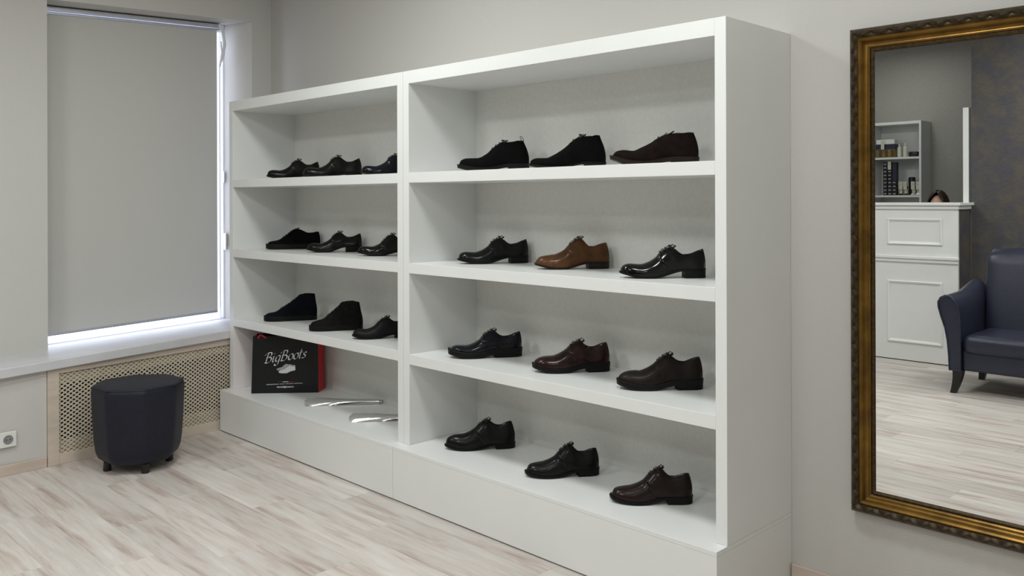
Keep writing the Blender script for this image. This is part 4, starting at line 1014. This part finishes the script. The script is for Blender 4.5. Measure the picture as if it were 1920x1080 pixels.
# head: sculpted ellipsoid joined to the neck
HC = Vector((0, .022, 1.425)); nU, nV = 36, 26; hv = []
for i in range(nV + 1):
    ph = PI * i / nV; ringv = []
    for j in range(nU):
        th = 2 * PI * j / nU; d = Vector((math.sin(ph) * math.cos(th), math.sin(ph) * math.sin(th), math.cos(ph)))
        rx, ry, rz = .072, .092, .108
        p = Vector((d.x * rx, d.y * ry, d.z * rz))
        if d.z < 0: p.x *= 1 - .28 * d.z ** 2; p.y *= 1 - .10 * (-d.z)            # jaw narrows
        fr_ = max(0, d.y)
        p.y += .020 * math.exp(-((p.x / .011) ** 2)) * math.exp(-(((p.z + .018) / .020) ** 2)) * fr_     # nose
        for ex in (-.031, .031): p.y -= .008 * math.exp(-(((p.x - ex) / .014) ** 2) - (((p.z - .006) / .011) ** 2)) * fr_   # eye sockets
        p.y += .005 * math.exp(-((p.x / .022) ** 2) - (((p.z + .056) / .008) ** 2)) * fr_                  # lips
        p.y += .006 * math.exp(-((p.x / .02) ** 2) - (((p.z + .088) / .014) ** 2)) * fr_                   # chin
        ringv.append(bm.verts.new(HC + p))
    hv.append(ringv)
for i in range(nV):
    for j in range(nU):
        try: bm.faces.new((hv[i][j], hv[i][(j + 1) % nU], hv[i + 1][(j + 1) % nU], hv[i + 1][j]))
        except ValueError: pass
# hands: five fingers each rooted in the palm
def finger(bm, pts, rs):
    mb = MB().tube(pts, rs, 8); vv = [bm.verts.new(v) for v in mb.v]
    for f in mb.f: bm.faces.new([vv[i] for i in f])
for sd in (-1, 1):
    hx = sd * .15
    for k, (ox, ln) in enumerate(((-.024, .062), (-.008, .072), (.008, .068), (.023, .052))):
        b0 = Vector((hx + ox, .285, .968)); finger(bm, [b0, b0 + Vector((0, ln * .45, .006)), b0 + Vector((0, ln * .8, -.004)), b0 + Vector((0, ln, -.018))], [.009, .0085, .008, .006])
    b0 = Vector((hx - sd * .026, .235, .965)); finger(bm, [b0, b0 + Vector((-sd * .022, .025, 0)), b0 + Vector((-sd * .028, .052, -.006))], [.011, .010, .007])
bmesh.ops.remove_doubles(bm, verts=bm.verts, dist=1e-5); bmesh.ops.recalc_face_normals(bm, faces=bm.faces); bm.to_mesh(body); bm.free()
for p in body.polygons: p.use_smooth = True
body.materials.clear(); body.materials.append(MT['skin'])
inst('body', body, pe)
for nm, ks, gr_, m_ in (('blouse', ['pel', 'sp1', 'sp2', 'che', 'shL', 'elL', 'wrL', 'shR', 'elR', 'wrR'], .012, 'cloth'), ('trousers', ['pel', 'hpL', 'knL', 'anL', 'hpR', 'knR', 'anR'], .014, 'blackwood')):
    me = skinned(ks, gr_, nm)
    for p in me.polygons: p.use_smooth = True
    me.materials.clear(); me.materials.append(MT[m_]); inst(nm, me, pe)
for sx in (-1, 1):
    MB().grid([[(HC.x + sx * .031 + .0125 * math.sin(a) * math.cos(b), HC.y + .073 + .0125 * math.sin(a) * math.sin(b), HC.z + .006 + .0125 * math.cos(a)) for b in [2 * PI * k / 12 for k in range(12)]] for a in [PI * k / 8 for k in range(1, 8)]], True).build('eye', 'print', pe, smooth=True)
    MB().tube([(sx * (.018 + .028 * q), HC.y + .088 - .012 * q, HC.z + .028 + .006 * math.sin(PI * q)) for q in (0, .33, .66, 1)], .003, 6).build('eyebrow', 'hair', pe, smooth=True)
    MB().grid([[(sx * (.070 + .010 * f_), HC.y - .008 + r_ * .018 * math.cos(b), HC.z - .008 + r_ * .030 * math.sin(b)) for b in [2 * PI * k / 14 for k in range(14)]] for r_, f_ in ((1, 0), (1, .8), (.8, 1.1), (.5, .6), (.05, .5))], True).build('ear', 'skin', pe, smooth=True)
hr = []; nA = 60; nP = 22
for i in range(nP + 1):
    v = i / nP; ringv = []
    for j in range(nA):
        th = 2 * PI * j / nA; df = abs((th - PI / 2 + PI) % (2 * PI) - PI)          # angle away from the face
        full = 1.0 if df > 1.25 else None
        limit = lerp(.50, 1.15, sstep(.0, .70, df)) if df < .70 else lerp(1.15, 2.6, sstep(.70, 1.15, df))
        pol = v * min(limit, 2.6)
        wave = 1 + .012 * math.sin(th * 17 + v * 3) + .008 * math.sin(th * 31)
        part = 1 - .035 * math.exp(-((math.cos(th) * math.sin(pol) / .10) ** 2)) * (1 if math.sin(th) > -.2 else 0)
        if pol <= PI / 2:
            rr_ = wave * part; p = Vector((math.sin(pol) * math.cos(th) * .098 * rr_, math.sin(pol) * math.sin(th) * .112 * rr_, math.cos(pol) * .158 * rr_))
        else:
            dn = (pol - PI / 2) / 1.03; p = Vector((math.cos(th) * .100 * wave * (1 + .05 * dn), math.sin(th) * .110 * wave * (1 - .12 * dn), -.22 * dn))
        ringv.append(HC + p + Vector((0, -.004, 0)))
    hr.append(ringv)
MB().grid(hr, True).build('hair', 'hair', pe, smooth=True, angle=80)
